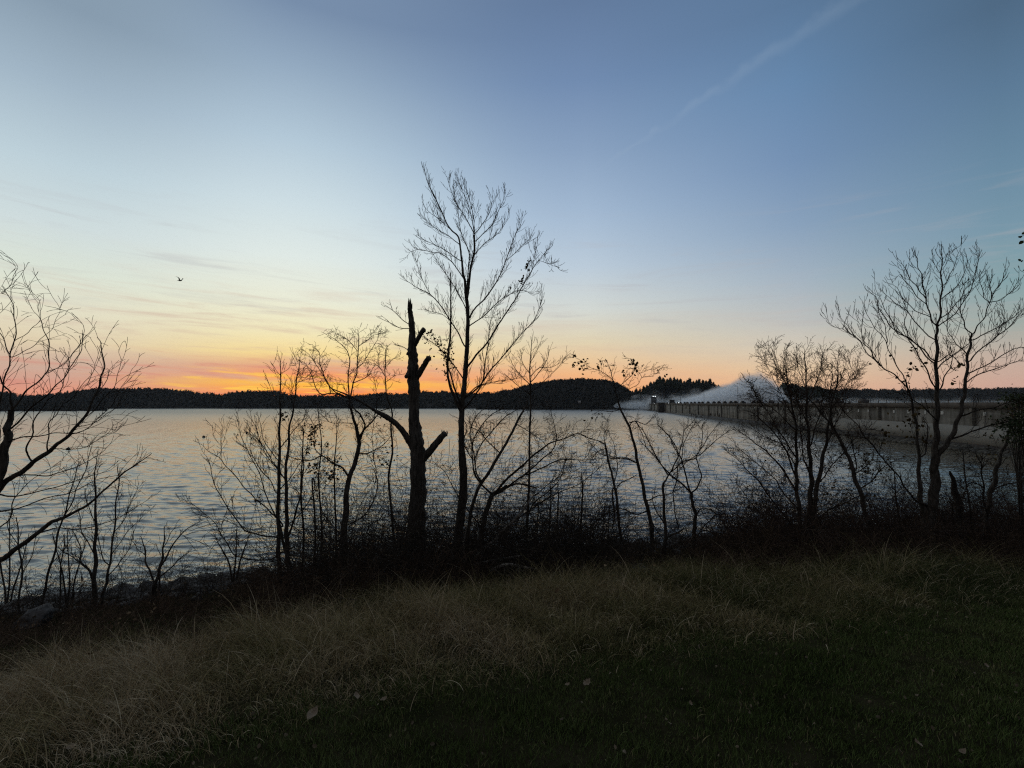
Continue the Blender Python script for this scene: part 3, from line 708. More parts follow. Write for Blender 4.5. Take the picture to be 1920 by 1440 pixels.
# --- tall bare tree in the centre
grown('bare_tree', 'tallest bare tree, fine upswept branches, right of the broken snag', 'tree', 11.2,
 [[(853,1065,20),(862,985,19),(868,930,18),(869,880,17),(865,830,13),(865,780,12),(869,740,11),(872,700,10),(876,650,9),(877,600,8),(875,560,7),(872,530,5.5),(868,515,4.5)],
  [(868,515,4.5),(865,478,4),(859,444,3.5),(843,428,3),(826,392,2.6),(809,358,2),(800,335,1.5),(795,317,1)],
  [(875,560,6),(879,539,5),(884,494,4.5),(890,467,4),(889,439,4)],
  [(866,775,9),(850,740,6),(839,700,5),(841,660,4.5),(844,633,4),(845,567,3),(845,511,2)]],
 [[(876,556,4),(878,512,3.4),(879,474,3),(870,450,2.5),(862,425,2),(857,383,1.6),(850,350,1.2)],
  [(889,439,3),(880,420,2.4),(868,400,2),(857,383,1.7),(845,355,1.3),(837,330,.9)],
  [(889,439,2.6),(885,410,2),(878,385,1.6),(868,360,1.2),(856,326,.8)],
  [(889,439,3),(904,422,2.5),(912,408,2),(920,394,1.6),(924,366,1)],
  [(890,455,2.6),(905,440,2.2),(925,415,1.8),(940,385,1.4),(948,361,.9)],
  [(889,439,2.5),(888,410,2),(882,380,1.5),(870,340,.9)],
  [(886,480,2.6),(905,460,2),(930,440,1.5),(955,408,.9)],
  [(877,600,5),(890,580,4.4),(907,561,4),(932,528,3.2),(948,489,2.6),(962,450,2),(972,430,1.4),(979,411,.9)],
  [(948,489,2),(965,475,1.6),(985,455,1.2),(997,440,.8)],
  [(879,612,3.5),(900,598,3),(925,575,2.4),(950,555,2),(975,545,1.4),(1005,552,.8)],
  [(876,692,6),(890,670,5.2),(907,650,4.6),(925,625,4),(940,600,3.6),(968,558,3),(985,528,2.4),(998,505,2),(1010,488,1.6),(1031,464,.9)],
  [(998,505,1.6),(1003,480,1.2),(1008,450,.8)], [(1010,490,1.3),(1030,495,1),(1050,503,.7)],
  [(870,745,6),(888,735,5),(900,722,4.4),(918,697,4),(935,677,3.4),(951,658,3),(979,625,2.4),(1001,600,1.8),(1012,575,1.3),(1018,550,.8)],
  [(868,770,5),(895,735,4.4),(905,715,3.8),(908,690,3.2),(915,650,2.5),(918,610,1.8),(930,570,1)],
  [(870,647,4),(860,625,3.5),(845,603,3.4),(826,572,3),(807,553,2.6),(790,543,2),(776,536,1.7),(765,528,1.3),(757,519,.8)],
  [(807,553,2),(795,530,1.6),(785,505,1.2),(779,485,.8)],
  [(870,525,3.2),(858,505,2.8),(845,489,2.5),(825,475,2),(806,472,1.7),(785,468,1.2),(768,473,.8)],
  [(866,492,2.6),(850,480,2.2),(828,465,1.8),(806,455,1.4),(783,441,.8)],
  [(862,460,2.6),(845,445,2.2),(820,430,1.8),(800,415,1.3),(787,398,.8)],
  [(845,430,2),(828,415,1.7),(808,400,1.3),(795,388,.9)],
  [(875,585,3),(865,560,2.4),(850,535,2),(830,505,1.5),(815,480,.9)],
  [(845,600,2),(830,590,1.5),(812,585,1.1),(795,580,.7)],
  [(872,715,3.4),(855,690,3),(835,665,2.5),(815,645,2),(795,632,1.5),(778,622,1)],
  [(866,765,6),(855,735,5),(845,705,4),(838,680,3)],
  [(875,740,4),(895,725,3),(930,715,2.2),(960,712,1.6),(985,705,1)]],
 prm(10.5, (.24, .58), 8, (.08, .26), ang=(20, 44), up=.13, curl=.03, r=.0065, wig=.07), seed=11, spread=.9,
 lv=[(815,640,20,60),(838,660,22,90),(825,690,20,40),(800,615,14,14),(985,500,10,26),(978,530,7,18),(953,545,8,10),(925,600,10,6),(850,690,10,20)], lvs=.055)

# --- broken snag
sn = grown('dead_snag', 'thick broken dead trunk with a jagged top and stub limbs', 'dead tree', 11.0,
 [[(781,1065,37),(782,1010,35),(783,940,32),(784,890,31),(783,850,30),(779,815,26),(777,780,22),(776,740,22),(775,712,24),(774,690,21),(774,660,19),(773,630,14),(771,600,12),(769,580,9),(769,572,6),(770,560,1.2)]],
 [], prm(0, (.1, .2), 0), m_tr=M_dead, seed=3, rough=.30, twig_trunk=False)
def stub(parent, pl, d, m=M_dead, wander=.3, rough=.25, name='limb', seed=1):
    A = catmull(pl, 5); O = parent.location; pts = []; rr = []
    for i, (a, b, w) in enumerate(A):
        dd = d - wander * i / len(A); p = Vector(P(a, b, dd)) - O; pts.append(tuple(p)); rr.append(max(.003, w * .5 * dd / F))
    v_, q_ = tubes([(np.array(pts), np.array(rr))], 9, seed, rough); n = len(v_); v_ = np.vstack([v_, [pts[-1]]])
    t_ = [(n - 9 + k, n - 9 + (k + 1) % 9, n) for k in range(9)]
    return link(name, mesh_np(name, v_, q_, t_), m, parent), pts, rr
stub(sn, [(775,650,9),(781,640,8),(788,627,8),(795,617,8.5)], 11, seed=4)
stub(sn, [(778,712,12),(787,698,11),(797,682,10),(804,670,9.5)], 11, seed=5)
stub(sn, [(785,868,15),(800,852,14),(817,832,13),(834,812,11.5)], 11, seed=6)
stub(sn, [(770,655,6),(764,664,5)], 11, seed=7); stub(sn, [(768,700,9),(762,706,8)], 11, seed=8); stub(sn, [(768,588,4),(765,578,1)], 11, seed=9)
# torn wood at the breaks and loose plates of bark
rsS = np.random.RandomState(8)
for (a, b, w_, n_, L_s) in ((769, 574, 7, 7, 16), (795, 618, 7, 5, 6), (804, 671, 8, 5, 7), (834, 813, 10, 6, 8)):
    ps = []
    for i in range(n_):
        q = rsS.uniform(-.5, .5, 2) * w_; o_ = np.array(P(a + q[0], b + 5, 11 - .15 + rsS.uniform(-.05, .05))) - np.array(sn.location); e_ = np.array(P(a + q[0] * 1.3 + rsS.uniform(-1, 2), b - rsS.uniform(.2, 1) * L_s, 10.85)) - np.array(sn.location)
        ps.append((np.array([o_, (o_ + e_) / 2, e_]), np.array([.020, .013, .002])))
    link('splinter', mesh_np('splinter', *tubes(ps, 4)), M_dead, sn)
_, pts, rr = stub(sn, [(782,850,12),(768,828,12.5),(755,808,11),(740,792,10),(725,782,10),(712,775,8),(700,768,6),(680,755,4.5),(655,742,3.5),(625,730,2)], 11, wander=.8, seed=10)
out = {}; rt.seed(5); sprout(pts[20:], rr[20:], 0, prm(6, (.25, .6), 8, (.1, .3), r=.006), out)
link('twig', mesh_np('twig', *join([tubes([(np.array(a), np.array(b)) for a, b in ps], 4) for ps in out.values()])), M_twig, sn)
rt.seed(8)
for pl in ([(770,610,1.6),(755,600,1.5),(740,585,1.2),(722,572,.8)], [(768,616,1.6),(750,615,1.4),(735,607,1.1),(715,598,.7)], [(770,660,1.4),(755,650,1.2),(738,645,.8)]):
    A = catmull(pl, 4); p_ = [tuple(Vector(P(a, b, 11.3)) - sn.location) for a, b, w in A]; r_ = [max(.003, w * .0061) for a, b, w in A]
    out = {0: [(p_, r_)]}; sprout(p_, r_, 0, prm(7, (.15, .4), 5, (.1, .2), r=.004), out)
    link('twig', mesh_np('twig', *join([tubes([(np.array(a), np.array(b)) for a, b in ps], 4) for ps in out.values()])), M_twig, sn)

# --- twisting tree left of the snag
grown('crooked_tree', 'crooked small tree with a flat fine twiggy crown left of the snag', 'tree', 11.6,
 [[(648,1075,17),(645,1010,15),(648,960,13),(650,925,11),(655,895,10),(665,870,9.5),(672,845,9),(672,822,8.5),(668,800,6.5),(661,780,5.5),(657,762,5),(655,745,4.5)]],
 [[(672,830,6),(682,808,5),(697,790,4),(712,775,2.5)],
  [(672,822,6),(684,800,5),(678,782,4.5),(670,772,4),(660,762,3.5)],
  [(656,750,4.4),(662,722,3.6),(668,700,3.2),(671,670,2.8),(672,640,2.2),(670,618,1.2)],
  [(656,748,4.2),(653,720,3.5),(654,690,3),(655,668,2.5),(645,650,2),(625,635,1.5),(610,625,1)],
  [(654,748,4),(640,740,3.5),(622,730,3),(608,705,2.5),(600,680,2),(598,660,1.5),(585,645,1)],
  [(648,745,3.5),(625,738,3),(600,738,2.8),(590,720,2.4),(583,700,2),(570,680,1.4),(558,675,.9)],
  [(620,738,2.6),(612,712,2.2),(596,690,1.8),(580,665,1.2),(565,655,.8)],
  [(669,690,2.2),(685,675,1.8),(705,640,1.4),(712,625,.8)], [(671,660,2),(655,640,1.6),(640,630,1.2),(620,622,.8)],
  [(671,650,2),(690,637,1.6),(705,627,1.2),(725,625,.8)], [(664,720,2.4),(690,705,2),(700,690,1.5),(712,668,.9)],
  [(656,895,6),(640,876,5),(622,868,4),(605,855,3.5),(585,862,3),(560,862,2.2),(535,852,1.4)],
  [(605,855,3),(590,840,2.4),(590,810,2),(582,785,1.4),(570,765,1)],
  [(673,848,4),(690,850,3),(712,838,2.4),(730,822,1.5),(742,805,.9)], [(665,795,2.5),(645,793,2.2),(620,792,1.8),(600,775,1.2),(590,765,.8)],
  [(704,905,3),(705,880,2.6),(700,855,2.2),(698,825,1.8),(700,800,1.2),(705,770,.9)],
  [(650,985,4),(680,968,3.4),(700,940,3),(708,905,2.6),(700,880,2)]],
 prm(7.5, (.22, .62), 9, (.08, .28), ang=(30, 70), up=.02, curl=.12, r=.007, wig=.2), seed=21, spread=.9,
 lv=[(590,815,22,90),(580,840,18,60),(595,890,24,80),(625,885,24,70),(605,905,20,40),(705,790,26,20),(585,935,15,10),(740,860,28,40)], lvs=.06)
grown('bare_sapling', 'slender sapling with a small bare top just left of the snag', 'sapling', 12.0,
 [[(740,1050,6),(735,960,5),(728,900,4.5),(736,850,4),(733,800,3.5),(735,770,3),(724,735,2.6),(722,700,2.2),(723,670,1.8),(722,655,1)]],
 [[(722,705,2),(712,690,1.5),(700,680,1)], [(723,690,1.8),(735,675,1.4),(750,668,.8)], [(722,715,1.8),(740,705,1.4),(752,702,.8)], [(708,770,2.6),(706,745,2),(703,715,1.5),(690,695,.8)]],
 prm(9, (.15, .45), 9, (.06, .2), ang=(30, 65), r=.005, wig=.18), seed=23, spread=.5, m_tw=M_twig)

# --- forked young trees on the left
grown('forked_tree', 'forked young bare tree with long arching limbs reaching left', 'tree', 10.6,
 [[(552,1122,12),(545,1080,11),(540,1045,10),(537,1010,9.5),(538,985,8),(537,940,7),(536,890,6),(540,845,5),(543,800,4),(550,770,3.4),(553,740,2.8),(558,705,2.2),(562,672,1.2)],
  [(545,1085,9),(536,1040,6),(530,1010,5.5),(522,980,5),(520,950,4.5)]],
 [[(538,1008,6),(548,985,5.5),(558,950,5),(566,910,4.5),(569,880,3.6),(568,840,3),(568,800,2.4)],
  [(533,1010,5),(505,1006,4.4),(475,1000,4),(455,990,3.6),(430,955,3),(410,925,2.5),(395,880,2),(388,855,1.2)],
  [(530,985,4.6),(510,962,4),(490,945,3.5),(472,928,3.2),(455,910,2.8),(430,880,2.4),(412,860,2),(390,845,1.4),(377,832,.9)],
  [(530,1035,4.5),(510,1048,4),(480,1050,3.8),(455,1046,3.4),(437,1038,3),(420,1010,2.5),(405,985,2),(375,955,1.4),(342,935,.9)],
  [(522,975,4),(505,945,3.4),(492,905,3),(478,870,2.4),(462,840,2),(448,805,1.4),(444,780,.9)],
  [(520,925,3),(505,900,2.6),(485,875,2.2),(470,845,1.8),(470,815,1.2)],
  [(537,900,3),(520,880,2.6),(495,845,2),(480,820,1.5),(460,800,.9)],
  [(540,985,3),(565,962,2.6),(585,930,2),(600,900,1.4),(620,865,.9)], [(412,860,1.6),(415,830,1.2),(415,795,.7)],
  [(538,1030,3.4),(560,1020,2.8),(590,1012,2),(610,995,1.2)], [(553,745,1.6),(545,730,1.2),(535,720,.8)], [(558,720,1.6),(575,712,1.2),(590,700,.8)]],
 prm(6.5, (.3, .8), 7.5, (.1, .34), ang=(22, 50), up=.06, curl=.08, r=.0065), seed=31, spread=.9,
 lv=[(478,940,8,12),(488,938,8,10),(530,940,14,10),(462,810,4,3)], lvs=.05)
grown('bare_tree', 'straight thin bare tree rising past the forked tree', 'tree', 10.9,
 [[(527,1112,10),(524,1060,9),(522,1010,8),(522,960,7.5),(523,900,6.5),(524,850,5.5),(525,800,4.4),(525,760,3.4),(526,720,2.4),(527,672,1.2)]],
 [[(523,880,3),(505,855,2.6),(490,830,2.2),(478,800,1.6),(470,775,.9)], [(524,840,3),(545,815,2.4),(565,790,1.8),(578,765,1)], [(524,865,2.8),(500,835,2.2),(488,800,1.6),(484,772,.9)],
  [(523,920,3),(545,895,2.4),(565,865,1.8),(580,840,1)], [(526,705,1.6),(515,690,1.2),(510,680,.7)], [(526,700,1.6),(540,692,1.1),(548,684,.7)], [(525,760,2),(510,735,1.4),(502,712,.8)]],
 prm(6.5, (.2, .65), 7, (.08, .3), ang=(25, 50), up=.1, r=.006), seed=33, spread=.6, lv=[(526,782,8,16),(531,775,6,8),(524,960,8,8)], lvs=.06)
for k, (x0, lab, sd_) in enumerate(((566, 'thin leaning sapling just right of the forked tree', 51), (600, 'thin sapling behind the leafy branch', 52), (628, 'thin sapling close to the crooked tree', 53), (588, 'short sapling low among the brambles left of the crooked tree', 54))):
    hgt = (790, 760, 780, 930)[k]
    grown('bare_sapling', lab, 'sapling', 11.2 + k * .3, [[(x0, 1085, 5), (x0 + 3, 1000, 4), (x0 - 2, 900, 3), (x0 + 2, (900 + hgt) / 2, 2.2), (x0 + (-1) ** k * 4, hgt, 1)]], [], prm(8, (.2, .55), 7, (.08, .25), r=.005), seed=sd_, spread=.4, group='thin saplings on the bank', m_tr=M_twig,
          lv=[(x0, 985, 26, 26), (x0, 900, 20, 12)], lvs=.05)

# --- willow-like tree at the left edge
grown('arching_tree', 'large bare tree at the left edge with arching curled branches', 'tree', 9.2,
 [[(-75,1190,40),(-60,1100,36),(-50,1040,32),(-40,980,27),(-20,930,22),(0,890,17),(8,850,15),(14,820,14),(15,800,12),(22,770,10)],
  [(-45,1000,18),(-20,940,14),(10,905,11),(45,880,9.5),(80,855,8.5),(105,835,7.5),(130,815,6),(155,785,5),(175,750,4),(188,715,3.4),(194,690,2.6),(192,655,2),(182,632,1.2)],
  [(-50,1080,20),(-20,1055,13),(10,1045,10),(40,1022,9),(70,1000,8),(95,980,7.5),(120,970,6.5),(150,955,5),(185,930,4),(215,900,3.2),(250,875,2.4),(285,850,1.3)]],
 [[(22,770,8),(20,740,6),(10,725,5),(-5,700,4.4),(-15,640,3),(-10,590,2)],
  [(-30,930,9),(-15,860,7.5),(-5,800,6.5),(2,740,5.4),(12,700,4.5),(20,670,4),(28,625,3.4),(27,585,3),(17,555,2.4),(0,535,2)],
  [(20,670,3.6),(8,640,3),(-5,615,2.4),(-20,590,1.8)],
  [(28,640,2.6),(50,625,2.2),(68,608,1.8),(77,585,1.5),(70,558,1.2),(45,535,1),(22,525,.8)],
  [(5,550,2.2),(20,530,1.8),(31,508,1.4),(28,490,1.1),(5,478,.9)],
  [(20,672,3),(45,660,2.6),(65,645,2.2),(90,625,1.8),(105,600,1.5),(110,575,1.2),(87,535,.9)],
  [(22,770,7),(45,740,6),(70,715,5),(88,700,4.4),(92,670,3.6),(90,640,3),(80,610,2.2),(65,585,1.4),(52,565,.9)],
  [(14,810,7),(40,785,6),(75,750,5),(105,725,4),(125,700,3.4),(147,665,2.8),(157,635,2.2),(152,605,1.5),(133,585,.9)],
  [(88,700,3),(115,685,2.6),(140,660,2),(150,640,1.5)],
  [(50,850,6),(58,820,5),(65,790,4.4),(85,755,3.8),(110,735,3),(125,700,2.4),(127,670,1.8),(118,650,1)],
  [(88,850,5),(90,820,4),(95,790,3.4),(110,770,3),(135,745,2.4),(160,715,2),(178,690,1.6),(182,660,1.2),(170,632,.8)],
  [(155,790,3.4),(180,765,3),(205,735,2.4),(220,710,2),(226,675,1.4),(222,655,.9)],
  [(130,815,4),(160,805,3.4),(190,780,2.8),(215,750,2.2),(235,715,1.6),(250,690,1)],
  [(150,800,3),(180,790,2.4),(210,770,2),(240,745,1.3)], [(165,770,3),(195,720,2.4),(205,700,2),(200,690,1.4)],
  [(10,900,5),(50,890,4.4),(90,892,3.8),(130,880,3.2),(170,862,2.6),(200,840,1.8),(225,815,1)],
  [(-10,930,6),(30,930,5),(80,920,4),(130,905,3.2),(180,890,2.4),(210,880,1.4)],
  [(-20,960,7),(30,955,5),(80,935,4),(130,925,3.2),(180,900,2.4),(225,890,1.6),(260,870,.9)],
  [(70,1000,5),(110,990,4),(150,992,3.4),(200,980,2.8),(240,960,2.2),(280,935,1.3)],
  [(-30,1010,6),(0,990,5),(20,965,4),(30,930,3),(60,900,2.2),(90,880,1.2)],
  [(-20,870,6),(0,840,5),(-5,790,4),(-20,740,3)], [(14,830,5),(40,820,4.4),(70,818,3.8),(100,812,3.2),(140,812,2.6),(175,800,1.8),(205,785,1)],
  [(95,840,3.4),(125,842,3),(160,838,2.4),(195,818,1.6),(215,795,.9)],
  [(120,970,4),(140,930,3.4),(155,890,2.8),(170,850,2.2),(172,820,1.4)]],
 prm(3.4, (.4, 1.15), 2.6, (.1, .4), ang=(16, 40), up=.03, curl=.26, r=.006, wig=.02), seed=41, spread=1.0, lw=.5)
grown('bare_shrub', 'upright many stemmed bare shrub on the left bank', 'shrub', base_depth(178, 1138, 5, 15),
 [[(178,1145,10),(177,1100,9),(178,1060,7.5),(179,1020,6),(180,980,5),(178,930,3.6),(179,880,2),(180,855,1)],
  [(190,1140,6),(194,1110,5.5),(202,1080,5),(207,1050,4),(213,1000,3.4),(218,950,2.6),(222,900,2),(221,875,1)]],
 [[(178,1095,4),(165,1070,3.4),(150,1050,3),(150,1020,2.4),(135,995,2)], [(178,1085,3.6),(160,1060,3),(135,1045,2.4),(115,1030,1.6)],
  [(179,1040,3),(160,1010,2.4),(150,980,2),(145,940,1.2)], [(205,1060,3),(190,1040,2.4),(185,1000,1.8)], [(202,1080,3),(225,1055,2.6),(240,1030,2),(255,990,1.4)],
  [(180,980,2.4),(165,950,2),(160,915,1.2)], [(213,1000,2.4),(235,970,2),(250,930,1.4),(262,905,.9)], [(207,1045,2.6),(230,1010,2),(250,985,1.4),(275,960,.8)]],
 prm(8, (.25, .6), 7, (.08, .3), ang=(18, 42), up=.1, r=.0055), seed=43, spread=.5)
grown('bare_shrub', 'thin slanting bare shrub in front of the left boulder', 'shrub', base_depth(78, 1150, 5, 15),
 [[(72,1155,5),(85,1100,4.4),(98,1050,4),(110,1000,3.4),(125,950,2.6),(135,910,2),(150,865,1)], [(38,1150,4),(40,1080,3.4),(36,1020,2.6),(30,970,1.5)], [(110,1150,3),(112,1090,2.6),(118,1040,2),(122,1000,1)]],
 [[(95,1060,2.4),(120,1030,2),(140,1000,1.2)], [(40,1080,2.4),(60,1040,2),(70,1000,1.2)], [(36,1030,2),(20,1000,1.6),(10,975,1)]],
 prm(8, (.2, .5), 6, (.08, .25), ang=(18, 45), up=.08, r=.005), seed=44, spread=.5)
grown('bare_shrub', 'small wide forked shrub growing among the waterline boulders', 'shrub', base_depth(287, 1130, 5, 15),
 [[(283,1140,8),(287,1110,6.5),(292,1090,6),(300,1065,5),(305,1045,4),(306,1020,2.6),(310,985,1.2)],
  [(292,1092,4),(280,1070,3.4),(272,1045,3),(270,1020,2),(262,1005,1)],
  [(300,1065,3.4),(320,1030,3),(340,1000,2.4),(362,985,1.4),(380,975,.8)], [(296,1085,3),(320,1065,2.6),(340,1045,2),(360,1030,1)]],
 [[(306,1030,2.4),(318,1005,2),(330,985,1.2)], [(271,1040,2),(255,1025,1.6),(245,1010,.9)]],
 prm(8, (.15, .45), 6, (.08, .22), ang=(20, 48), up=.08, r=.005), seed=45, spread=.4)
for k, (bx_, tips, lab) in enumerate(((440, ((400, 1000), (445, 985), (470, 1000)), 'low thin shrub at the water under the long arching limbs'), (15, ((-10, 980), (20, 960), (55, 1000)), 'thin twiggy shrub at the left edge'), (130, ((100, 1000), (128, 990), (160, 1010)), 'small thin shrub left of the upright many stemmed shrub'))):
    by_ = 1095 + (45 if bx_ < 300 else 0); d_ = base_depth(bx_, by_, 5, 15)
    grown('bare_shrub', lab, 'shrub', d_, [[(bx_ + i * 3 - 3, by_ + 6, 4), ((bx_ * 2 + tx) / 3, by_ - 45, 3), (tx, ty, 1)] for i, (tx, ty) in enumerate(tips)], [], prm(9, (.15, .5), 7, (.08, .25), ang=(18, 45), r=.0045), seed=60 + k, spread=.4, m_tr=M_twig)

# --- thicket right of the tall tree
grown('small_bare_tree', 'small bushy bare tree top over the water right of the tallest tree', 'tree', 12.6,
 [[(985,1045,6),(990,960,5.5),(992,900,5),(993,840,4.5),(994,790,4),(995,750,3.6),(995,722,3.2),(993,690,2.6),(996,660,1.8),(997,632,1)]],
 [[(995,722,2.6),(978,705,2.2),(965,690,1.6),(955,670,1)], [(995,718,2.6),(1010,700,2.2),(1025,675,1.6),(1030,655,1)], [(995,705,2.4),(1012,690,1.8),(1035,688,1.2),(1062,672,.9)],
  [(994,700,2),(980,680,1.6),(975,655,1)], [(995,740,2.6),(970,722,2),(945,700,1.4)], [(996,735,2.4),(1020,715,1.8),(1045,690,1.2),(1062,665,.8)], [(994,680,1.8),(1005,660,1.4),(1015,640,.9)]],
 prm(9, (.2, .55), 8, (.08, .25), ang=(22, 50), up=.1, r=.005), seed=71, spread=.5, m_tw=M_twig)
grown('leaning_tree', 'dark leaning tree with limbs arching right over the driftwood', 'tree', 10.6,
 [[(893,1088,14),(897,1050,13),(901,1010,12),(908,975,11),(915,950,10.5),(922,930,10),(938,920,9),(950,912,8)]],
 [[(948,913,7),(965,908,6),(985,909,5),(1005,915,4)],
  [(925,928,7),(945,905,6.5),(965,885,6),(985,868,5.5),(1005,850,5),(1025,835,4.2),(1045,826,3.4),(1065,820,3),(1085,812,2.6),(1105,822,2),(1130,828,1.2)],
  [(940,918,5),(970,900,4.4),(995,880,4),(1015,862,3.6),(1035,845,3),(1043,820,2.4),(1038,790,1.8),(1030,765,1)],
  [(990,890,4),(1020,875,3.4),(1050,862,3),(1080,862,2.4),(1110,862,1.8),(1140,860,1)],
  [(905,990,4),(880,960,3.4),(865,940,3),(845,905,2.4),(830,880,1.8),(800,865,1)],
  [(900,905,5),(888,880,4.4),(885,850,4),(890,820,3.4),(905,795,3),(925,775,2.4),(945,765,1.6)],
  [(985,990,4),(1000,945,3.4),(1030,920,3),(1052,895,2.4),(1060,862,1.8)]],
 prm(8.5, (.25, .75), 10, (.08, .3), den3=4, ang=(25, 65), up=.03, curl=.12, r=.0065, wig=.16), seed=73, spread=1.1, m_tw=M_twig)
grown('arching_sapling', 'pale barked sapling arching up right behind the tall tree', 'sapling', 10.9,
 [[(872,1060,9),(878,1000,8),(885,950,7),(893,925,7),(903,905,7),(920,880,6.5),(938,850,6),(955,820,5.5),(968,795,5),(978,775,4.5),(990,755,3)]],
 [[(902,905,5),(893,885,4.5),(890,860,4),(885,835,3.5),(882,810,3),(890,785,2.5),(905,768,2)],
  [(938,850,3.5),(915,828,3),(900,810,2.6),(880,800,2)], [(890,860,3.6),(905,830,3.2),(925,805,2.8),(950,780,2.4),(975,765,1.6)],
  [(968,795,2.6),(985,805,2.2),(1000,815,1.6),(1020,830,1)], [(885,860,3.4),(870,830,3),(875,800,2.6),(862,775,1.8)]],
 prm(8, (.25, .7), 9, (.08, .3), ang=(25, 60), up=.05, r=.006, wig=.15), seed=75, spread=.9, m_tr=M_dead)
grown('arching_sapling', 'long thin pale sapling sweeping low to the right above the driftwood', 'sapling', 10.2,
 [[(868,1072,7),(890,1048,6.5),(915,1025,6),(940,998,5.5),(965,975,5),(985,950,4.5),(1000,930,3.6)],],
 [[(945,990,4),(975,970,3.6),(1010,945,3),(1045,925,2.6),(1080,910,2.2),(1110,890,1.6),(1135,865,1)], [(1000,930,3),(1020,915,2.4),(1045,895,2),(1058,870,1.6),(1060,850,1)]],
 prm(7, (.2, .6), 9, (.08, .25), ang=(25, 60), r=.005, wig=.14), seed=77, spread=.7, m_tr=M_pale)
for k, (x0, tp, w) in enumerate(((1031, 900, 5), (1045, 905, 5), (1090, 885, 6), (1132, 960, 3), (1008, 960, 3), (1142, 950, 3))):
    grown('bare_sapling', ['upright sapling, left one of a close pair right of the driftwood', 'upright sapling, right one of a close pair', 'lone upright sapling standing before the open water', 'short thin sapling before the paired trees', 'short thin sapling above the driftwood', 'very thin short sapling at the twin trees'][k], 'sapling', 11.6 + .2 * k,
      [[(x0, 1060, w), (x0 - 1, 1000, w * .8), (x0 + 1, 950, w * .6), (x0 + 2, (950 + tp) / 2, w * .5), (x0 + 1, tp, 1)]], [[(x0, 1010, 2.4), (x0 + 25, 980, 2), (x0 + 50, 965, 1)], [(x0, 1015, 2.2), (x0 - 22, 985, 1.8), (x0 - 40, 960, 1)]] if k < 3 else [], prm(8, (.2, .6), 7, (.08, .25), ang=(22, 55), r=.0045, up=.1), seed=80 + k, spread=.5, group='thin saplings on the bank', m_tr=M_twig)
grown('dead_stump', 'short broken dead stem standing in the thicket', 'dead tree', 10.4, [[(950,1072,6),(948,1040,6),(946,1010,6.5),(953,990,7),(960,978,7)]], [], prm(3, (.1, .25), 3, (.05, .1), r=.004), seed=88, m_tr=M_dead)

grown('leaning_tree', 'slim tree leaning left with leaf clusters at its top over the hill', 'tree', 11.8,
 [[(1222,1072,10),(1223,1020,9.5),(1222,990,9),(1216,960,8),(1210,935,7.5),(1205,910,7),(1200,885,6.5),(1194,860,6),(1190,835,5.5),(1183,810,5),(1175,790,4.6),(1165,770,4),(1158,750,3.2)]],
 [[(1158,752,3),(1155,735,2.6),(1150,715,2.3),(1140,705,2),(1125,695,1.6),(1108,690,1.3),(1095,680,1.1),(1082,672,.9)],
  [(1152,720,2),(1148,705,1.8),(1143,690,1.4),(1137,675,1)], [(1160,725,2.2),(1175,712,2),(1188,700,1.6),(1190,685,1.4),(1182,672,1)],
  [(1158,740,2.2),(1178,730,1.8),(1195,722,1.5),(1203,708,1.2),(1218,706,1),(1232,700,.8)], [(1203,708,1.3),(1198,698,1.1),(1188,688,.9)], [(1200,700,1.2),(1220,692,1),(1250,684,.7)],
  [(1176,795,3),(1192,790,2.6),(1210,795,2.2),(1222,785,1.6),(1230,780,1)], [(1178,800,3),(1190,790,2.6),(1200,805,2.2),(1208,825,1.6),(1215,850,1)],
  [(1165,765,2.4),(1145,772,2),(1125,770,1.5),(1110,778,1)], [(1196,870,4),(1180,862,3.4),(1160,858,3),(1145,856,2.4),(1125,850,1.8),(1110,835,1)],
  [(1214,955,4),(1195,965,3.4),(1170,955,3),(1150,955,2.2),(1130,970,1.4)], [(1212,940,3.4),(1235,930,2.8),(1258,925,2),(1280,912,1.2)],
  [(1218,970,3.4),(1235,1000,2.6),(1250,1015,2)]],
 prm(5.5, (.2, .5), 8, (.06, .25), ang=(28, 65), up=.05, curl=.12, r=.0055, wig=.16), seed=91, spread=.7,
 lv=[(1078,668,5,5),(1076,686,5,6),(1090,685,9,14),(1098,675,8,10),(1100,697,8,6),(1137,672,5,6),(1150,683,5,5),(1122,688,5,5),(1180,675,9,14),(1188,686,7,10),(1195,682,4,6),(1164,695,4,4),(1186,700,5,5),(1227,698,4,3),(1248,702,3,3),(1112,780,20,12)], lvs=.075)
grown('twin_stem_tree', 'small dark tree with many kinked twigs left of the leaning leafy tree', 'tree', 11.9,
 [[(1164,1015,6.5),(1161,980,6),(1158,955,5.5),(1155,925,5),(1150,900,4.6),(1143,875,4.2),(1138,850,3.8),(1134,830,3)],
  [(1150,1000,0.1),(1152,960,3.4),(1148,930,3.4),(1150,915,3)]],
 [[(1134,835,3),(1125,828,2.6),(1105,822,2),(1085,815,1.6),(1070,822,1)], [(1138,858,3),(1155,860,2.6),(1175,858,2.2),(1190,868,1.8)],
  [(1157,920,3),(1165,905,2.6),(1180,898,2.2),(1195,890,1.6)], [(1135,840,2.4),(1133,815,2),(1140,800,1.4),(1138,785,.9)], [(1153,905,3),(1158,880,2.6),(1155,855,2.2),(1150,830,1.8),(1142,815,1.2)],
  [(1160,955,3.4),(1140,962,3),(1120,975,2.4),(1100,995,1.8),(1090,1010,1)], [(1134,840,2.4),(1118,850,2),(1105,868,1.5)]],
 prm(9, (.15, .45), 10, (.06, .22), den3=3, ang=(30, 75), up=.02, curl=.15, r=.005, wig=.22), seed=93, spread=.8)
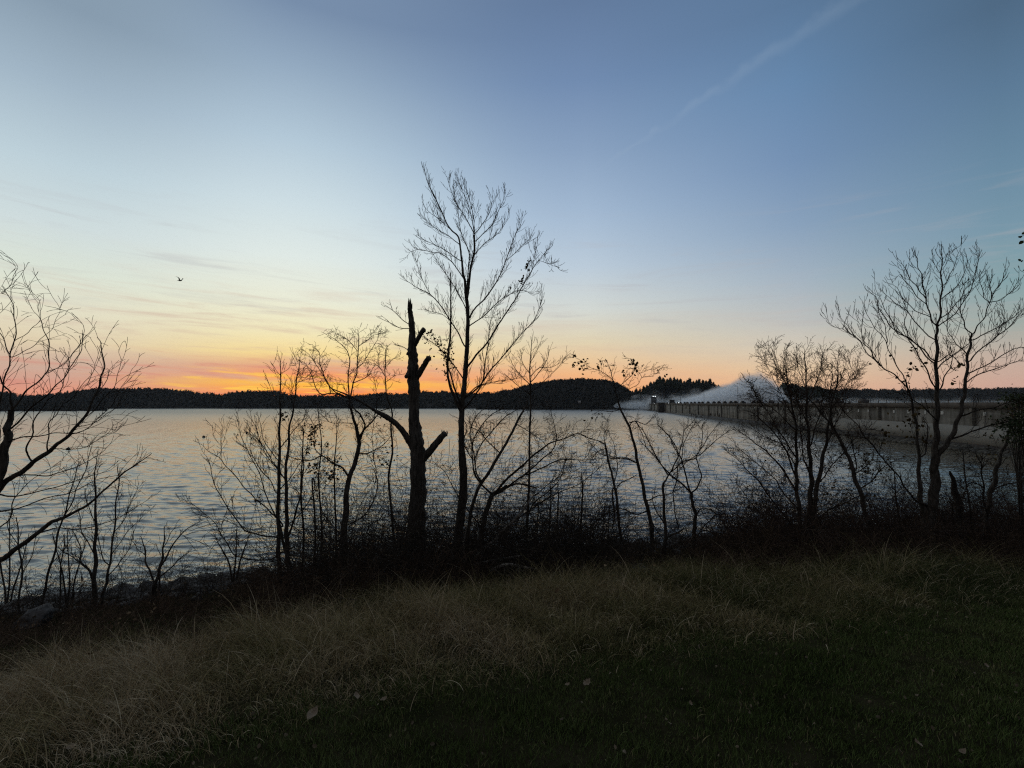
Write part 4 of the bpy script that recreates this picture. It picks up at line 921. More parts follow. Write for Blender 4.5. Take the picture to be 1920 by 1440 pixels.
grown('twin_stem_tree', 'kinked young tree with steep crossing limbs at the waterline', 'tree', 12.4,
 [[(1238,1060,8),(1243,1035,7.5),(1248,1010,7),(1247,985,6),(1245,950,5.6),(1243,920,5.2),(1244,905,5)],
  [(1246,1020,5),(1255,1005,4.6),(1272,998,4),(1283,990,3)]],
 [[(1244,905,4.6),(1255,890,4.2),(1262,875,3.8),(1272,855,3.4),(1278,835,2.8),(1282,810,2.4),(1295,795,1.8),(1308,780,1)],
  [(1253,893,4),(1238,868,3.6),(1222,840,3),(1210,815,2.4),(1200,800,1.8),(1190,785,1)],
  [(1272,855,3),(1265,840,2.6),(1255,818,2.2),(1245,808,1.8),(1232,795,1)], [(1258,885,3.4),(1275,870,2.8),(1295,860,2.2),(1310,850,1.4)],
  [(1247,985,3.4),(1235,965,3),(1225,945,2.4),(1222,920,1.6)], [(1268,900,3),(1262,925,3),(1266,960,3),(1272,990,3)], [(1268,905,2.8),(1270,885,2.4),(1272,865,1.6)]],
 prm(8, (.18, .5), 9, (.06, .25), ang=(28, 65), up=.05, curl=.12, r=.005, wig=.18), seed=95, spread=.8)
grown('fork_top_tree', 'small tree forking wide above a bent trunk, rightmost before open water', 'tree', 12.6,
 [[(1298,1060,8.5),(1300,1030,8),(1301,1000,8),(1303,980,7.5),(1304,965,7),(1300,950,6.5),(1297,935,6),(1296,925,5.6)]],
 [[(1296,926,5),(1288,900,4.4),(1280,870,3.8),(1275,855,3.4),(1268,840,2.8),(1258,822,2.4),(1245,808,1.8),(1230,795,1)],
  [(1297,925,5),(1280,908,4.6),(1262,895,4),(1252,885,3.6),(1238,868,3),(1222,850,2.6),(1208,835,2),(1195,822,1)],
  [(1298,925,4.6),(1308,912,4),(1315,895,3.6),(1310,875,3),(1306,858,2.8),(1313,840,2.4),(1318,815,2),(1316,800,1.6),(1325,785,.9)],
  [(1308,855,3),(1322,845,2.6),(1335,832,2.2),(1352,818,1.6),(1368,808,.9)], [(1313,842,2.4),(1325,825,2),(1338,805,1.5),(1350,790,.9)], [(1316,805,1.6),(1308,795,1.3),(1300,788,.8)],
  [(1306,858,2.4),(1290,865,2.2),(1275,880,2),(1262,890,1.6)], [(1303,965,4),(1315,955,3.4),(1330,955,2.6),(1345,965,1.6)], [(1302,1010,4),(1318,990,3.6),(1332,975,3),(1345,965,2.2),(1360,970,1.4)],
  [(1300,1015,3.6),(1320,995,3),(1345,1005,2),(1362,1025,1)], [(1278,862,2.4),(1282,835,2),(1292,810,1.6),(1305,790,1)]],
 prm(8, (.16, .5), 9, (.06, .24), ang=(28, 65), up=.05, curl=.12, r=.005, wig=.18), seed=97, spread=.8)

# --- bushy multi-stem tree on the right
K = [[(1512,1060,18),(1513,1020,16),(1515,985,14),(1518,960,11),(1520,930,10),(1521,900,9),(1520,870,8),(1517,840,7),(1515,800,5.5),(1512,760,4.4),(1512,720,3.2),(1510,680,2),(1508,655,1)],
     [(1500,1050,9),(1500,1000,8.5),(1498,950,8),(1494,920,7.5),(1493,890,7),(1494,860,6),(1492,820,5),(1490,780,4),(1480,740,3),(1475,700,2),(1470,660,1)],
     [(1522,1030,9),(1524,980,9),(1528,940,8.5),(1535,900,8),(1542,860,7),(1550,830,6),(1552,800,4.8),(1560,760,3.6),(1570,710,2.4),(1572,665,1)]]
L_ = [[(1496,930,6),(1475,890,5),(1455,865,4.4),(1435,845,3.6),(1415,830,2.8),(1395,815,2),(1375,800,1)], [(1494,900,5),(1480,860,4.4),(1462,825,3.6),(1440,800,3),(1420,780,2),(1400,770,1)],
      [(1492,860,4.4),(1475,830,3.8),(1455,800,3),(1435,765,2.2),(1415,735,1.4),(1402,715,.9)], [(1490,790,3),(1470,750,2.4),(1455,720,1.8),(1440,690,1.2),(1420,655,.8)],
      [(1480,745,2.4),(1465,700,1.8),(1450,660,1.2),(1440,645,.8)], [(1512,760,3),(1530,720,2.4),(1540,680,1.6),(1545,655,.9)], [(1512,730,2.4),(1500,700,1.8),(1492,665,1)],
      [(1515,800,3.4),(1500,765,2.8),(1488,730,2),(1470,700,1.4),(1430,680,.9)], [(1550,830,3.4),(1565,800,2.8),(1580,765,2),(1600,720,1.4),(1610,680,.8)], [(1560,765,2.6),(1580,735,2),(1595,700,1.4),(1590,665,.8)],
      [(1500,1000,6),(1470,965,5),(1445,935,4),(1425,905,3.4),(1405,885,2.6),(1385,865,1.6),(1370,850,.9)], [(1500,1020,5.4),(1470,1000,4.6),(1440,975,4),(1415,950,3),(1395,925,2),(1380,905,1)],
      [(1502,1030,4.4),(1470,1010,4),(1435,1000,3),(1400,980,2),(1375,960,1)], [(1496,960,4),(1470,925,3.4),(1450,895,2.8),(1420,870,2),(1385,840,1)], [(1535,905,4),(1555,880,3.4),(1580,850,2.8),(1600,825,2),(1625,800,1)],
      [(1524,985,4),(1550,960,3.4),(1580,945,2.6),(1610,930,1.6)], [(1521,900,4),(1508,860,3.4),(1502,820,2.8),(1500,780,2),(1498,740,1.2)], [(1516,840,3.6),(1530,800,3),(1538,770,2.4),(1545,735,1.6),(1552,700,.9)],
      [(1493,880,3.6),(1478,850,3),(1460,830,2.4),(1435,820,1.8),(1405,800,1)], [(1490,810,2.8),(1465,780,2.2),(1440,760,1.6),(1410,745,.9)]]
grown('bushy_bare_tree', 'dense many stemmed bare tree fanning out before the dam', 'tree', 11.6, K, L_, prm(10, (.25, .75), 10, (.08, .32), den3=3.5, ang=(22, 55), up=.04, curl=.10, r=.006, wig=.15), seed=101, spread=1.4, m_tw=M_redtwig,
      lv=[(1470,870,40,40), (1440,960,40,60), (1480,960,40,40), (1550,880,40,50), (1570,920,36,50), (1420,930,30,30)], lvs=.045)
grown('leaning_tree', 'thin tree leaning left across the bushy tree on the right', 'tree', 10.8,
 [[(1640,1050,10),(1632,1000,9.5),(1625,970,9),(1615,930,8.5),(1603,895,8),(1590,855,7),(1575,825,6),(1560,800,5),(1545,780,4),(1528,760,3),(1515,745,2)]],
 [[(1590,855,4),(1605,880,3.4),(1600,840,3),(1590,810,2)], [(1575,825,4),(1560,790,3.4),(1555,750,2.6),(1560,710,1.8),(1562,680,1)], [(1612,920,4),(1640,895,3.4),(1665,870,2.4),(1690,860,1.4)], [(1604,890,3),(1630,870,2.4),(1640,835,1.6)]],
 prm(8, (.2, .6), 9, (.08, .28), den3=3, ang=(25, 62), up=.04, curl=.12, r=.0055, wig=.16), seed=103, spread=.9, lv=[(1625,880,34,90),(1640,860,26,60),(1570,930,34,60),(1650,900,30,40)], lvs=.05)

# --- big forked tree at the right
grown('forked_tree', 'large forked bare tree with upcurved branch tips at the right', 'tree', 10.4,
 [[(1742,1055,27),(1741,1010,24),(1740,980,22),(1746,955,19),(1751,930,18),(1754,900,16.5),(1752,870,14),(1754,840,11.5),(1756,810,10),(1757,780,9),(1757,740,7.5),(1756,700,6.5),(1756,660,6),(1757,630,5),(1757,612,4.4),(1763,590,3.6),(1765,555,3),(1765,520,2.4),(1766,490,1.6),(1766,458,.9)],
  [(1737,975,13),(1730,950,10),(1725,920,8.5),(1723,880,7),(1722,840,6),(1718,800,5),(1712,765,4.2),(1705,735,3.6),(1695,710,3)],
  [(1753,870,12),(1762,850,10.5),(1776,830,9.5),(1788,810,8.5),(1797,785,7.5),(1804,760,7),(1809,735,6),(1812,700,5.4),(1815,670,5),(1819,645,4.4),(1822,627,4)]],
 [[(1757,612,4),(1745,595,3.5),(1738,570,3.2),(1733,545,2.8),(1728,520,2.2),(1722,500,1.8),(1718,480,1.4),(1711,482,.9)],
  [(1736,560,2.6),(1725,545,2.4),(1712,530,2),(1700,510,1.6),(1690,488,.9)], [(1738,575,2.6),(1720,555,2.2),(1700,530,1.8),(1688,515,1.2),(1679,525,.8)],
  [(1745,595,2.6),(1722,585,2.2),(1702,570,1.8),(1685,545,1.3),(1668,530,.8)], [(1765,540,2.4),(1780,520,2),(1790,495,1.5),(1801,466,.8)], [(1764,560,2.4),(1785,545,2.2),(1805,520,1.8),(1815,484,.9)],
  [(1765,500,1.6),(1775,480,1.2),(1787,468,.8)], [(1765,520,1.8),(1758,500,1.5),(1755,488,.8)], [(1760,600,2.8),(1785,580,2.4),(1800,560,2),(1812,540,1.6),(1830,520,1.2),(1834,465,.8)],
  [(1762,610,3),(1790,588,2.6),(1815,552,2.2),(1830,510,1.6),(1835,470,.8)], [(1757,640,3.2),(1730,620,2.8),(1710,595,2.4),(1690,575,2),(1668,560,1.4),(1648,540,.9)],
  [(1757,680,4),(1745,670,3.6),(1725,650,3.2),(1705,635,3),(1680,620,2.6),(1665,590,2),(1650,560,1.4),(1640,535,.8)],
  [(1755,685,4),(1735,665,3.6),(1712,640,3.2),(1690,627,3),(1665,605,2.6),(1650,580,2),(1640,555,1.4),(1620,540,.8)],
  [(1757,735,4),(1745,710,3.6),(1730,680,3.2),(1715,655,3),(1703,630,2.6),(1697,610,2.2),(1700,585,1.6),(1705,560,.9)],
  [(1705,735,4),(1688,712,3.6),(1670,698,3.3),(1652,687,3),(1640,670,2.7),(1625,650,2.4),(1605,632,2),(1585,620,1.6),(1565,612,1.2),(1540,585,.8)],
  [(1652,687,2.6),(1632,668,2.4),(1615,645,2),(1598,622,1.6),(1580,600,1.2),(1570,570,.8)], [(1640,672,2.2),(1635,655,1.8),(1620,640,1.5),(1612,610,1.1),(1595,590,.8)],
  [(1695,712,3),(1685,690,2.8),(1670,665,2.4),(1660,640,2.2),(1640,612,1.8),(1625,590,1.3),(1621,555,.8)], [(1660,645,2.2),(1662,620,1.8),(1650,590,1.4),(1645,560,.8)],
  [(1738,948,6),(1720,940,5.4),(1705,925,5),(1692,905,4.6),(1678,885,4.2),(1660,865,4),(1640,840,3.6),(1622,818,3.2),(1605,795,2.8),(1580,768,2.2),(1560,740,1.6),(1530,705,.9)],
  [(1822,627,3.4),(1810,612,2.8),(1803,590,2.4),(1800,565,2),(1803,540,1.2)], [(1822,627,3.2),(1835,610,2.8),(1848,590,2.5),(1855,567,2.2),(1870,540,1.8),(1882,515,1.4),(1890,500,.9)],
  [(1855,567,2),(1845,555,1.7),(1838,530,1.3),(1836,515,.8)], [(1857,565,2),(1858,540,1.6),(1858,520,.8)], [(1820,640,3.2),(1850,625,2.8),(1875,610,2.4),(1900,595,2),(1925,575,1.4)],
  [(1815,680,3.6),(1840,655,3.2),(1870,630,2.8),(1895,610,2.4),(1920,580,1.6)], [(1812,700,3.6),(1840,690,3.2),(1870,672,2.8),(1900,655,2.2),(1925,650,1.4)],
  [(1810,720,3.4),(1840,700,3),(1870,690,2.4),(1900,680,1.8),(1930,672,1)], [(1855,567,2.2),(1880,560,1.8),(1905,540,1.4),(1918,520,.9)], [(1870,630,2),(1880,605,1.6),(1885,580,1)],
  [(1815,670,3),(1800,650,2.6),(1785,635,2),(1775,610,1.4),(1778,580,.8)], [(1756,690,3.4),(1775,675,3),(1795,660,2.6),(1815,645,2)], [(1757,680,3.2),(1782,665,2.6),(1800,685,2)],
  [(1778,828,6),(1800,818,5),(1825,808,4.4),(1850,800,3.8),(1880,792,3),(1920,786,2)], [(1800,780,4.4),(1830,770,3.6),(1860,765,3),(1890,755,2.4),(1925,742,1.5)],
  [(1757,740,4),(1768,715,3.4),(1778,695,3),(1785,680,2.4),(1782,650,1.6)], [(1757,790,4),(1740,770,3.4),(1720,755,3),(1700,740,2),(1680,735,1)], [(1723,860,4),(1738,840,3),(1738,800,2.4),(1730,780,1.6)]],
 prm(5.8, (.25, .66), 5, (.08, .28), ang=(25, 50), up=.17, curl=.03, r=.007, wig=.05), seed=111, spread=1.2,
 lv=[(1672,670,5,3),(1718,647,5,3),(1710,655,6,4),(1704,690,10,12),(1700,710,12,14),(1712,695,10,10),(1628,680,5,3),(1790,712,6,6),(1660,800,30,20),(1700,800,36,60)], lvs=.075)
grown('broken_trunk', 'thick broken leaning trunk right of the large forked tree', 'dead tree', 10.9, [[(1812,1050,20),(1808,1010,18),(1800,970,15),(1795,935,13),(1787,905,9),(1783,885,4)]], [], prm(2, (.2, .5), 3, (.1, .2)), seed=113, m_tr=M_dead)
grown('kinked_tree', 'kinked slim tree near the right edge leaning right at its top', 'tree', 10.9,
 [[(1848,1060,10),(1848,1020,9.5),(1849,985,9),(1852,955,8),(1858,925,8.5),(1865,900,8),(1870,875,7),(1878,850,6),(1888,825,5),(1896,800,4),(1905,770,2.6)]],
 [[(1850,970,4.4),(1845,930,4),(1843,900,3.4),(1838,870,2.4),(1830,845,1.4)], [(1858,925,4),(1880,910,3.4),(1905,905,2.6),(1935,900,2)], [(1852,960,4),(1875,965,3),(1905,975,2)], [(1845,915,3),(1825,905,2.6),(1800,915,2),(1770,918,1.4)]],
 prm(8, (.25, .7), 9, (.08, .3), den3=2, ang=(25, 60), up=.02, r=.006, wig=.15), seed=115, spread=1.2, lv=[(1880,800,30,60), (1900,770,26,60), (1870,840,30,40)], lvs=.05)
for k, (x0, x1, tp) in enumerate(((1828, 1806, 850), (1760, 1755, 960), (1690, 1675, 880), (1790, 1780, 940))):
    grown('bare_sapling', ['slender sapling between the broken trunk and the kinked tree', 'thin sapling at the foot of the large forked tree', 'thin sapling left of the large forked tree', 'short sapling before the broken trunk'][k], 'sapling', 10.6 + .3 * k,
      [[(x0, 1055, 5.5), (x0 - 2, 1000, 4.6), ((x0 + x1) / 2, 950, 3.6), (x1, tp, 1.4)]], [], prm(9, (.2, .6), 9, (.08, .28), ang=(30, 70), r=.005, up=.02, wig=.18), seed=120 + k, group='thin saplings on the bank', m_tr=M_twig)
# oak just outside the frame whose leafy twigs and low evergreen boughs reach in
grown('leafy_tree', 'leafy tree at the right edge, a few dark leaves hanging in', 'tree', 8.6,
 [[(2060,1080,46),(2055,900,38),(2050,700,30),(2048,500,22),(2055,300,12),(2060,150,4)]],
 [[(2050,520,8),(2010,480,5),(1970,445,3.4),(1935,440,2),(1922,445,1)], [(2050,560,8),(2010,540,5),(1965,515,3.4),(1935,510,2),(1918,512,1)], [(2050,500,8),(2090,420,5),(2130,380,3)], [(2050,420,7),(2010,350,4),(1990,300,2)], [(2052,640,8),(2110,580,5),(2160,540,3)],
  [(2055,820,10),(2010,800,7),(1970,790,5),(1930,785,4),(1905,790,2)]],
 prm(5, (.2, .5), 7, (.06, .2), ang=(30, 65), r=.006, wig=.15), seed=131, spread=.4, twig_trunk=False,
 lv=[(1918,440,5,8),(1922,455,4,4),(1918,490,4,5),(1916,508,6,14),(1960,480,30,60),(2040,380,60,200),(1990,320,30,60),(2110,420,50,140)], lvs=.07, leafm=M_ever)
def leafy_bush(px, py, d, rx, rz, n, seed, label):
    rs = np.random.RandomState(seed); x, y, z = P(px, py, d); g = float(ground(x, y))
    o = empty('evergreen_shrub', (x, y, g)); tag(o, label, 'shrub')
    cz = z - g; cs = []
    cl = [(rs.normal(0, .5) * rx, rs.normal(0, .5) * rx, cz + rs.normal(0, .5) * rz, rs.uniform(.12, .3)) for _ in range(26)]
    for _ in range(n):
        c = cl[rs.randint(len(cl))]; q = rs.normal(0, 1, 3) * c[3] * .6; cs.append((c[0] + q[0], c[1] + q[1], c[2] + q[2] * .7))
    link('foliage', mesh_np('foliage', *leaves(cs, .05, seed), smooth=False), M_ever, o)
    polys = []
    for c in cl:
        A = catmull([(rs.normal(0, .05), 0, 0), (c[0] * .3, c[1] * .3, c[2] * .5), (c[0] * .8, c[1] * .8, c[2] * .9), (c[0], c[1], c[2] + .1)], 3)
        polys.append((A, np.linspace(.008, .003, len(A))))
    link('stem', mesh_np('stem', *tubes(polys, 5)), M_bark, o)
leafy_bush(1925, 800, 10.0, .24, .30, 900, 141, 'dark evergreen shrub at the right edge covering the dam end')
leafy_bush(1905, 750, 11.5, .16, .12, 500, 142, 'small dark evergreen tuft above the dam crest at the right edge')

# --- brambles and thicket floor (nobody could count these stems)
def brambles(name, label, n, pxr, tr_, hr, m, seed, tw=(.08, .35), dn=9):
    rt.seed(seed); out = {}
    for i in range(n):
        px = rt.uniform(*pxr); u = (px - 960) / F
        # walk out along the ray to the wanted part of the bank
        lo, hi = 4., 23.
        for _ in range(24):
            mid = (lo + hi) / 2; x = u * mid; cy = float(np.interp(x, CX, CY)); sy = float(np.interp(x, SX, SY))
            if (mid - cy) / (sy - cy) < 0: lo = mid
            else: hi = mid
        c0 = lo; lo, hi = c0, 24.
        for _ in range(24):
            mid = (lo + hi) / 2; x = u * mid
            if mid < float(np.interp(x, SX, SY)): lo = mid
            else: hi = mid
        d = c0 + (lo - c0) * rt.uniform(*tr_); x = u * d; z = float(ground(x, d))
        h = rt.uniform(*hr) * (.6 + .4 * math.sin(px * .021 + seed) ** 2); p = Vector((x, d, z - .03)); dd = Vector((rt.gauss(0, .5), rt.gauss(0, .4), 1)).normalized()
        b = Vector((rt.gauss(0, .12), rt.gauss(0, .12), -.09 * rt.random())); pts = [tuple(p)]; rr = [.004 + .003 * rt.random()]; r0 = rr[0]
        for j in range(8):
            dd = (dd + b + Vector((rt.gauss(0, .1), rt.gauss(0, .1), rt.gauss(0, .06)))).normalized(); p = p + dd * h / 7; pts.append(tuple(p)); rr.append(max(.002, r0 * (1 - j / 9)))
        out.setdefault(9, []).append((pts, rr))
        sprout(pts, rr, 0, [dict(den=dn, len=tw, ang=(30, 75), r=.0035, up=.0, curl=.15, wig=.2, tap=.3, seg=4)], out)
    v_, q_ = join([tubes([(np.array(a), np.array(b)) for a, b in ps], 3) for ps in out.values()])
    tag(link(name, mesh_np(name, v_, q_), m), label, 'brambles', kind='stuff')
brambles('brambles', 'dark tangled brambles on the bank below the crooked tree', 1500, (480, 900), (.12, .62), (.35, .95), M_scrub, 201)
brambles('brambles', 'low brown brush on the left bank above the boulders', 2600, (-60, 560), (.04, .60), (.08, .34), M_scrub, 202)
brambles('brambles', 'tangled thicket around the driftwood in the centre', 1300, (860, 1320), (.15, .75), (.2, .6), M_scrub, 203)
brambles('tall_thicket', 'tall fine twigs crowding the bank behind the snag and tall tree', 1800, (590, 1150), (.15, .9), (1.0, 3.0), M_twig, 205, (.2, .75), 5)
brambles('tall_thicket', 'tall fine twigs crowding the bank under the right hand trees', 2300, (1350, 1960), (.1, .8), (.8, 2.9), M_redtwig, 206, (.15, .6), 6)
brambles('tall_thicket', 'fine upright twigs along the water on the left', 520, (-60, 590), (.45, 1.0), (.5, 1.7), M_twig, 207, (.15, .5), 6)
brambles('tall_thicket', 'sparse fine twigs along the water right of centre', 260, (1130, 1360), (.3, .9), (.6, 2.0), M_twig, 208, (.15, .6), 6)
brambles('brambles', 'dense bramble bank under the trees at the right', 3600, (1330, 1960), (.03, .5), (.4, 1.0), M_scrub, 204)
# fallen leaf litter clinging in the thickets
def litter(n, seed):
    rs = np.random.RandomState(seed); cs = []
    for i in range(n):
        x = rs.uniform(-14, 16); cy = np.interp(x, CX, CY); sy = np.interp(x, SX, SY); y = cy + (sy - cy) * rs.uniform(-.05, .8)
        cs.append((x, y, float(ground(x, y)) + .01 + abs(rs.normal(0, .12)) * (rs.rand() < .4)))
    tag(link('leaf_litter', mesh_np('leaf_litter', *leaves(cs, .06, seed), smooth=False), mat('dead_leaf', (.10, .065, .035), (.24, .17, .10), 3, bump=0)), 'fallen brown leaves scattered over the bank', 'leaf litter', kind='stuff')
litter(5200, 5)
def lawn_litter(n, seed):
    rs = np.random.RandomState(seed); cs = []
    while len(cs) < n:
        d = rs.uniform(1.6, 7.5); x = rs.uniform(-1.2, 1.25) * d
        if d < np.interp(x, LX, LY) + .8: cs.append((x, d, float(ground(x, d)) + rs.uniform(.01, .05)))
    tag(link('leaf_litter', mesh_np('leaf_litter', *leaves(cs, .026, seed), smooth=False), mat('dull_leaf', (.07, .055, .035), (.20, .16, .11), 3, bump=0)), 'small dull leaf scraps caught in the lawn', 'leaf litter', kind='stuff')
lawn_litter(420, 6)

# --- driftwood logs
def log(pl, label, d=None, m=M_pale, side=None):
    d = d or base_depth(pl[0][0], pl[0][1] + 4, 6, 20)
    p0 = Vector(P(pl[0][0], pl[0][1], d)); o = empty('driftwood_log', p0); tag(o, label, 'log', 'driftwood lying in the thicket')
    A = catmull(pl, 6); pts = []; rr = []
    for i, (a, b, w) in enumerate(A):
        pts.append(tuple(Vector(P(a, b, d + .25 * i / len(A))) - p0)); rr.append(w * .5 * d / F)
    v_, q_ = tubes([(np.array(pts), np.array(rr))], 9, 5, .3); n = len(v_); v_ = np.vstack([v_, [pts[0]], [pts[-1]]])
    t_ = [(k, (k + 1) % 9, n) for k in range(9)] + [(n - 9 + k, n - 9 + (k + 1) % 9, n + 1) for k in range(9)]
    link('stem', mesh_np('stem', v_, q_, t_), m, o)
    if side:
        A = catmull(side, 5); pts = [tuple(Vector(P(a, b, d - .1)) - p0) for a, b, w in A]; rr = [w * .5 * d / F for a, b, w in A]
        link('side_branch', mesh_np('side_branch', *tubes([(np.array(pts), np.array(rr))], 7, 6, .3)), m, o)
log([(884,1060,7),(915,1054,6),(955,1046,5),(1000,1040,3.5)], 'long straight pale log rising to the right', 9.8, side=[(915,1054,3),(925,1040,2),(930,1020,1)])
log([(920,1070,4),(940,1061,5),(960,1059,6),(982,1064,5),(1018,1069,3)], 'bent pale log below the long straight one', 9.2, side=[(978,1063,3.5),(970,1068,3),(965,1075,2)])
log([(872,1066,4.5),(870,1040,4),(871,1012,3.5),(876,985,2.5)], 'thin pale upright dead stick at the tall tree foot', 9.9)
log([(1080,1102,3),(1130,1104,3.4),(1180,1106,3),(1215,1101,2)], 'low dark log half buried in grass right of centre', 7.8, M_dead)
log([(700,1110,2.4),(730,1085,3),(755,1062,2.4)], 'slanting thin dead stick below the snag', 8.6, M_dead)

# ------------------------------------------------------------------ grass
def blades(n, region, lr, wr, nseg, lean, tintf, seed, droop, namez, label, m, clump=None, density=None):
    rs = np.random.RandomState(seed); x, y = region(rs, n)
    z = ground(x, y); n = len(x)
    L = rs.uniform(*lr, n) * (1 if clump is None else clump(x, y, rs)); wdt = rs.uniform(*wr, n)
    th = rs.rand(n) * 2 * math.pi
    if lean is not None:
        th = np.where(rs.rand(n) < .55, lean(x, y) + rs.normal(0, .7, n), th)
    dx, dy = np.cos(th), np.sin(th); sx_, sy_ = -dy, dx
    # blades facing all ways
    tw = rs.rand(n) * math.pi; sx2 = np.cos(tw); sy2 = np.sin(tw)
    tilt = rs.uniform(.05, .55, n); cur = rs.uniform(.3, 1.0, n) * droop
    ts = np.linspace(0, 1, nseg + 1); Vs = []
    px_, py_, pz_ = x.copy(), y.copy(), z - .01; a = tilt.copy(); prev = 0
    for t in ts:
        ds = (t - prev) * L; prev = t
        px_ = px_ + np.sin(a) * dx * ds; py_ = py_ + np.sin(a) * dy * ds; pz_ = pz_ + np.cos(a) * ds
        if t > 0: a = a + cur / nseg + rs.normal(0, .05, n)
        w = wdt * (1 - t ** 2 * .92) * .5
        Vs.append(np.stack([px_ - sx2 * w, py_ - sy2 * w, pz_], -1)); Vs.append(np.stack([px_ + sx2 * w, py_ + sy2 * w, pz_], -1))
    V = np.stack(Vs, 1).reshape(-1, 3); k = 2 * (nseg + 1)
    b = np.arange(n)[:, None] * k + np.arange(nseg)[None, :] * 2
    Q = np.stack([b, b + 1, b + 3, b + 2], -1).reshape(-1, 4)
    tint = np.repeat(tintf(x, y, rs), k)
    o = link(namez, mesh_np(namez, V, Q, attr=tint), m); tag(o, label, 'grass', kind='stuff')
def lawn_region(rs, n):
    d = 1.3 + (rs.rand(n) ** .75) * 8.2; u = rs.uniform(-1.25, 1.3, n); x = u * (d + .8)
    ly = np.interp(x, LX, LY); ok = d < ly + rs.normal(.35, .25, n); return x[ok], d[ok]
def patch(x, y): return np.clip(.5 + .28 * smooth_noise(x, y, .8, 1.3) + .15 * smooth_noise(x, y, 2.6, .3), 0, 1)
blades(560000, lawn_region, (.025, .062), (.003, .006), 2, None, lambda x, y, rs: np.clip(patch(x, y) * .45 + rs.rand(len(x)) * .3 + (rs.rand(len(x)) < .035) * .7, 0, 1), 1, 1.0, 'lawn', 'short dark green mown grass in the foreground', M_lawn,
       clump=lambda x, y, rs: .45 + 1.1 * patch(y * 4.1, x * 4.3))
def dry_region(rs, n):
    u = rs.uniform(-1.3, 1.35, n); k = rs.rand(n) ** .9
    x0 = u * 6.0
    # between lawn edge and a little past the crest
    x = x0; ly = np.interp(x, LX, LY); cy = np.interp(x, CX, CY); y = ly - .1 + (cy + .55 - ly) * k
    return x + rs.normal(0, .1, n), y + rs.normal(0, .15, n)
def dry_tint(x, y, rs):
    t = .50 - np.where(x > 0, .075 * x, .045 * x) + .17 * smooth_noise(x, y, 1.4, 4.) - .0 * y
    return np.clip(t + rs.normal(0, .13, len(x)), 0, 1)
def dry_len(x, y, rs):
    ly = np.interp(x, LX, LY); cy = np.interp(x, CX, CY); k = np.clip((y - ly) / (cy - ly), 0, 1.2)
    return (.30 + .75 * k) * (.45 + 1.0 * patch(x * 2.6, y * 3.2)) * (.8 + .5 * rs.rand(len(x)) ** 3)
blades(150000, dry_region, (.14, .52), (.0016, .0042), 6, lambda x, y: np.full(len(x), math.radians(-100)), dry_tint, 2, 1.9, 'dry_grass', 'tall dry tan grass along the top of the bank', M_dry, clump=dry_len)
blades(9000, dry_region, (.2, .6), (.0045, .0075), 6, lambda x, y: np.full(len(x), math.radians(-110)), lambda x, y, rs: np.clip(.8 + rs.normal(0, .2, len(x)), 0, 1), 12, 2.0, 'dry_straw', 'coarse pale straws standing out of the dry grass', M_dry, clump=dry_len)
blades(9000, lawn_region, (.03, .085), (.004, .008), 3, None, lambda x, y, rs: np.clip(.45 + rs.normal(0, .3, len(x)), 0, 1), 13, 1.8, 'lawn_weeds', 'coarser blades and weeds scattered through the lawn', M_lawn)
def tuft_region(rs, n):
    c = [P(px, 1060, dd)[:2] for px, dd in ((1700, 7.6), (1730, 7.9), (1660, 7.4), (1620, 8.6), (1555, 7.4), (1810, 8.4), (1845, 8.5), (1530, 8.8))]
    c = np.array(c); i = rs.randint(0, len(c), n); return c[i, 0] + rs.normal(0, .09, n), c[i, 1] + rs.normal(0, .09, n)
blades(1100, tuft_region, (.4, .95), (.003, .0055), 10, None, lambda x, y, rs: np.clip(.35 + rs.normal(0, .2, len(x)), 0, 1), 3, 3.0, 'reed_grass', 'long curling grass stalks at the right of the bank', M_dry)
# weeds between lawn and brush
def weed_region(rs, n):
    x = rs.uniform(-8, 11, n); cy = np.interp(x, CX, CY); return x, cy + rs.uniform(.2, 2.2, n)
blades(26000, weed_region, (.10, .42), (.0016, .0036), 5, None, lambda x, y, rs: np.clip(.35 + rs.normal(0, .22, len(x)), 0, 1), 4, 1.8, 'bank_grass', 'thin dull grass thinning out down the bank', M_dry)

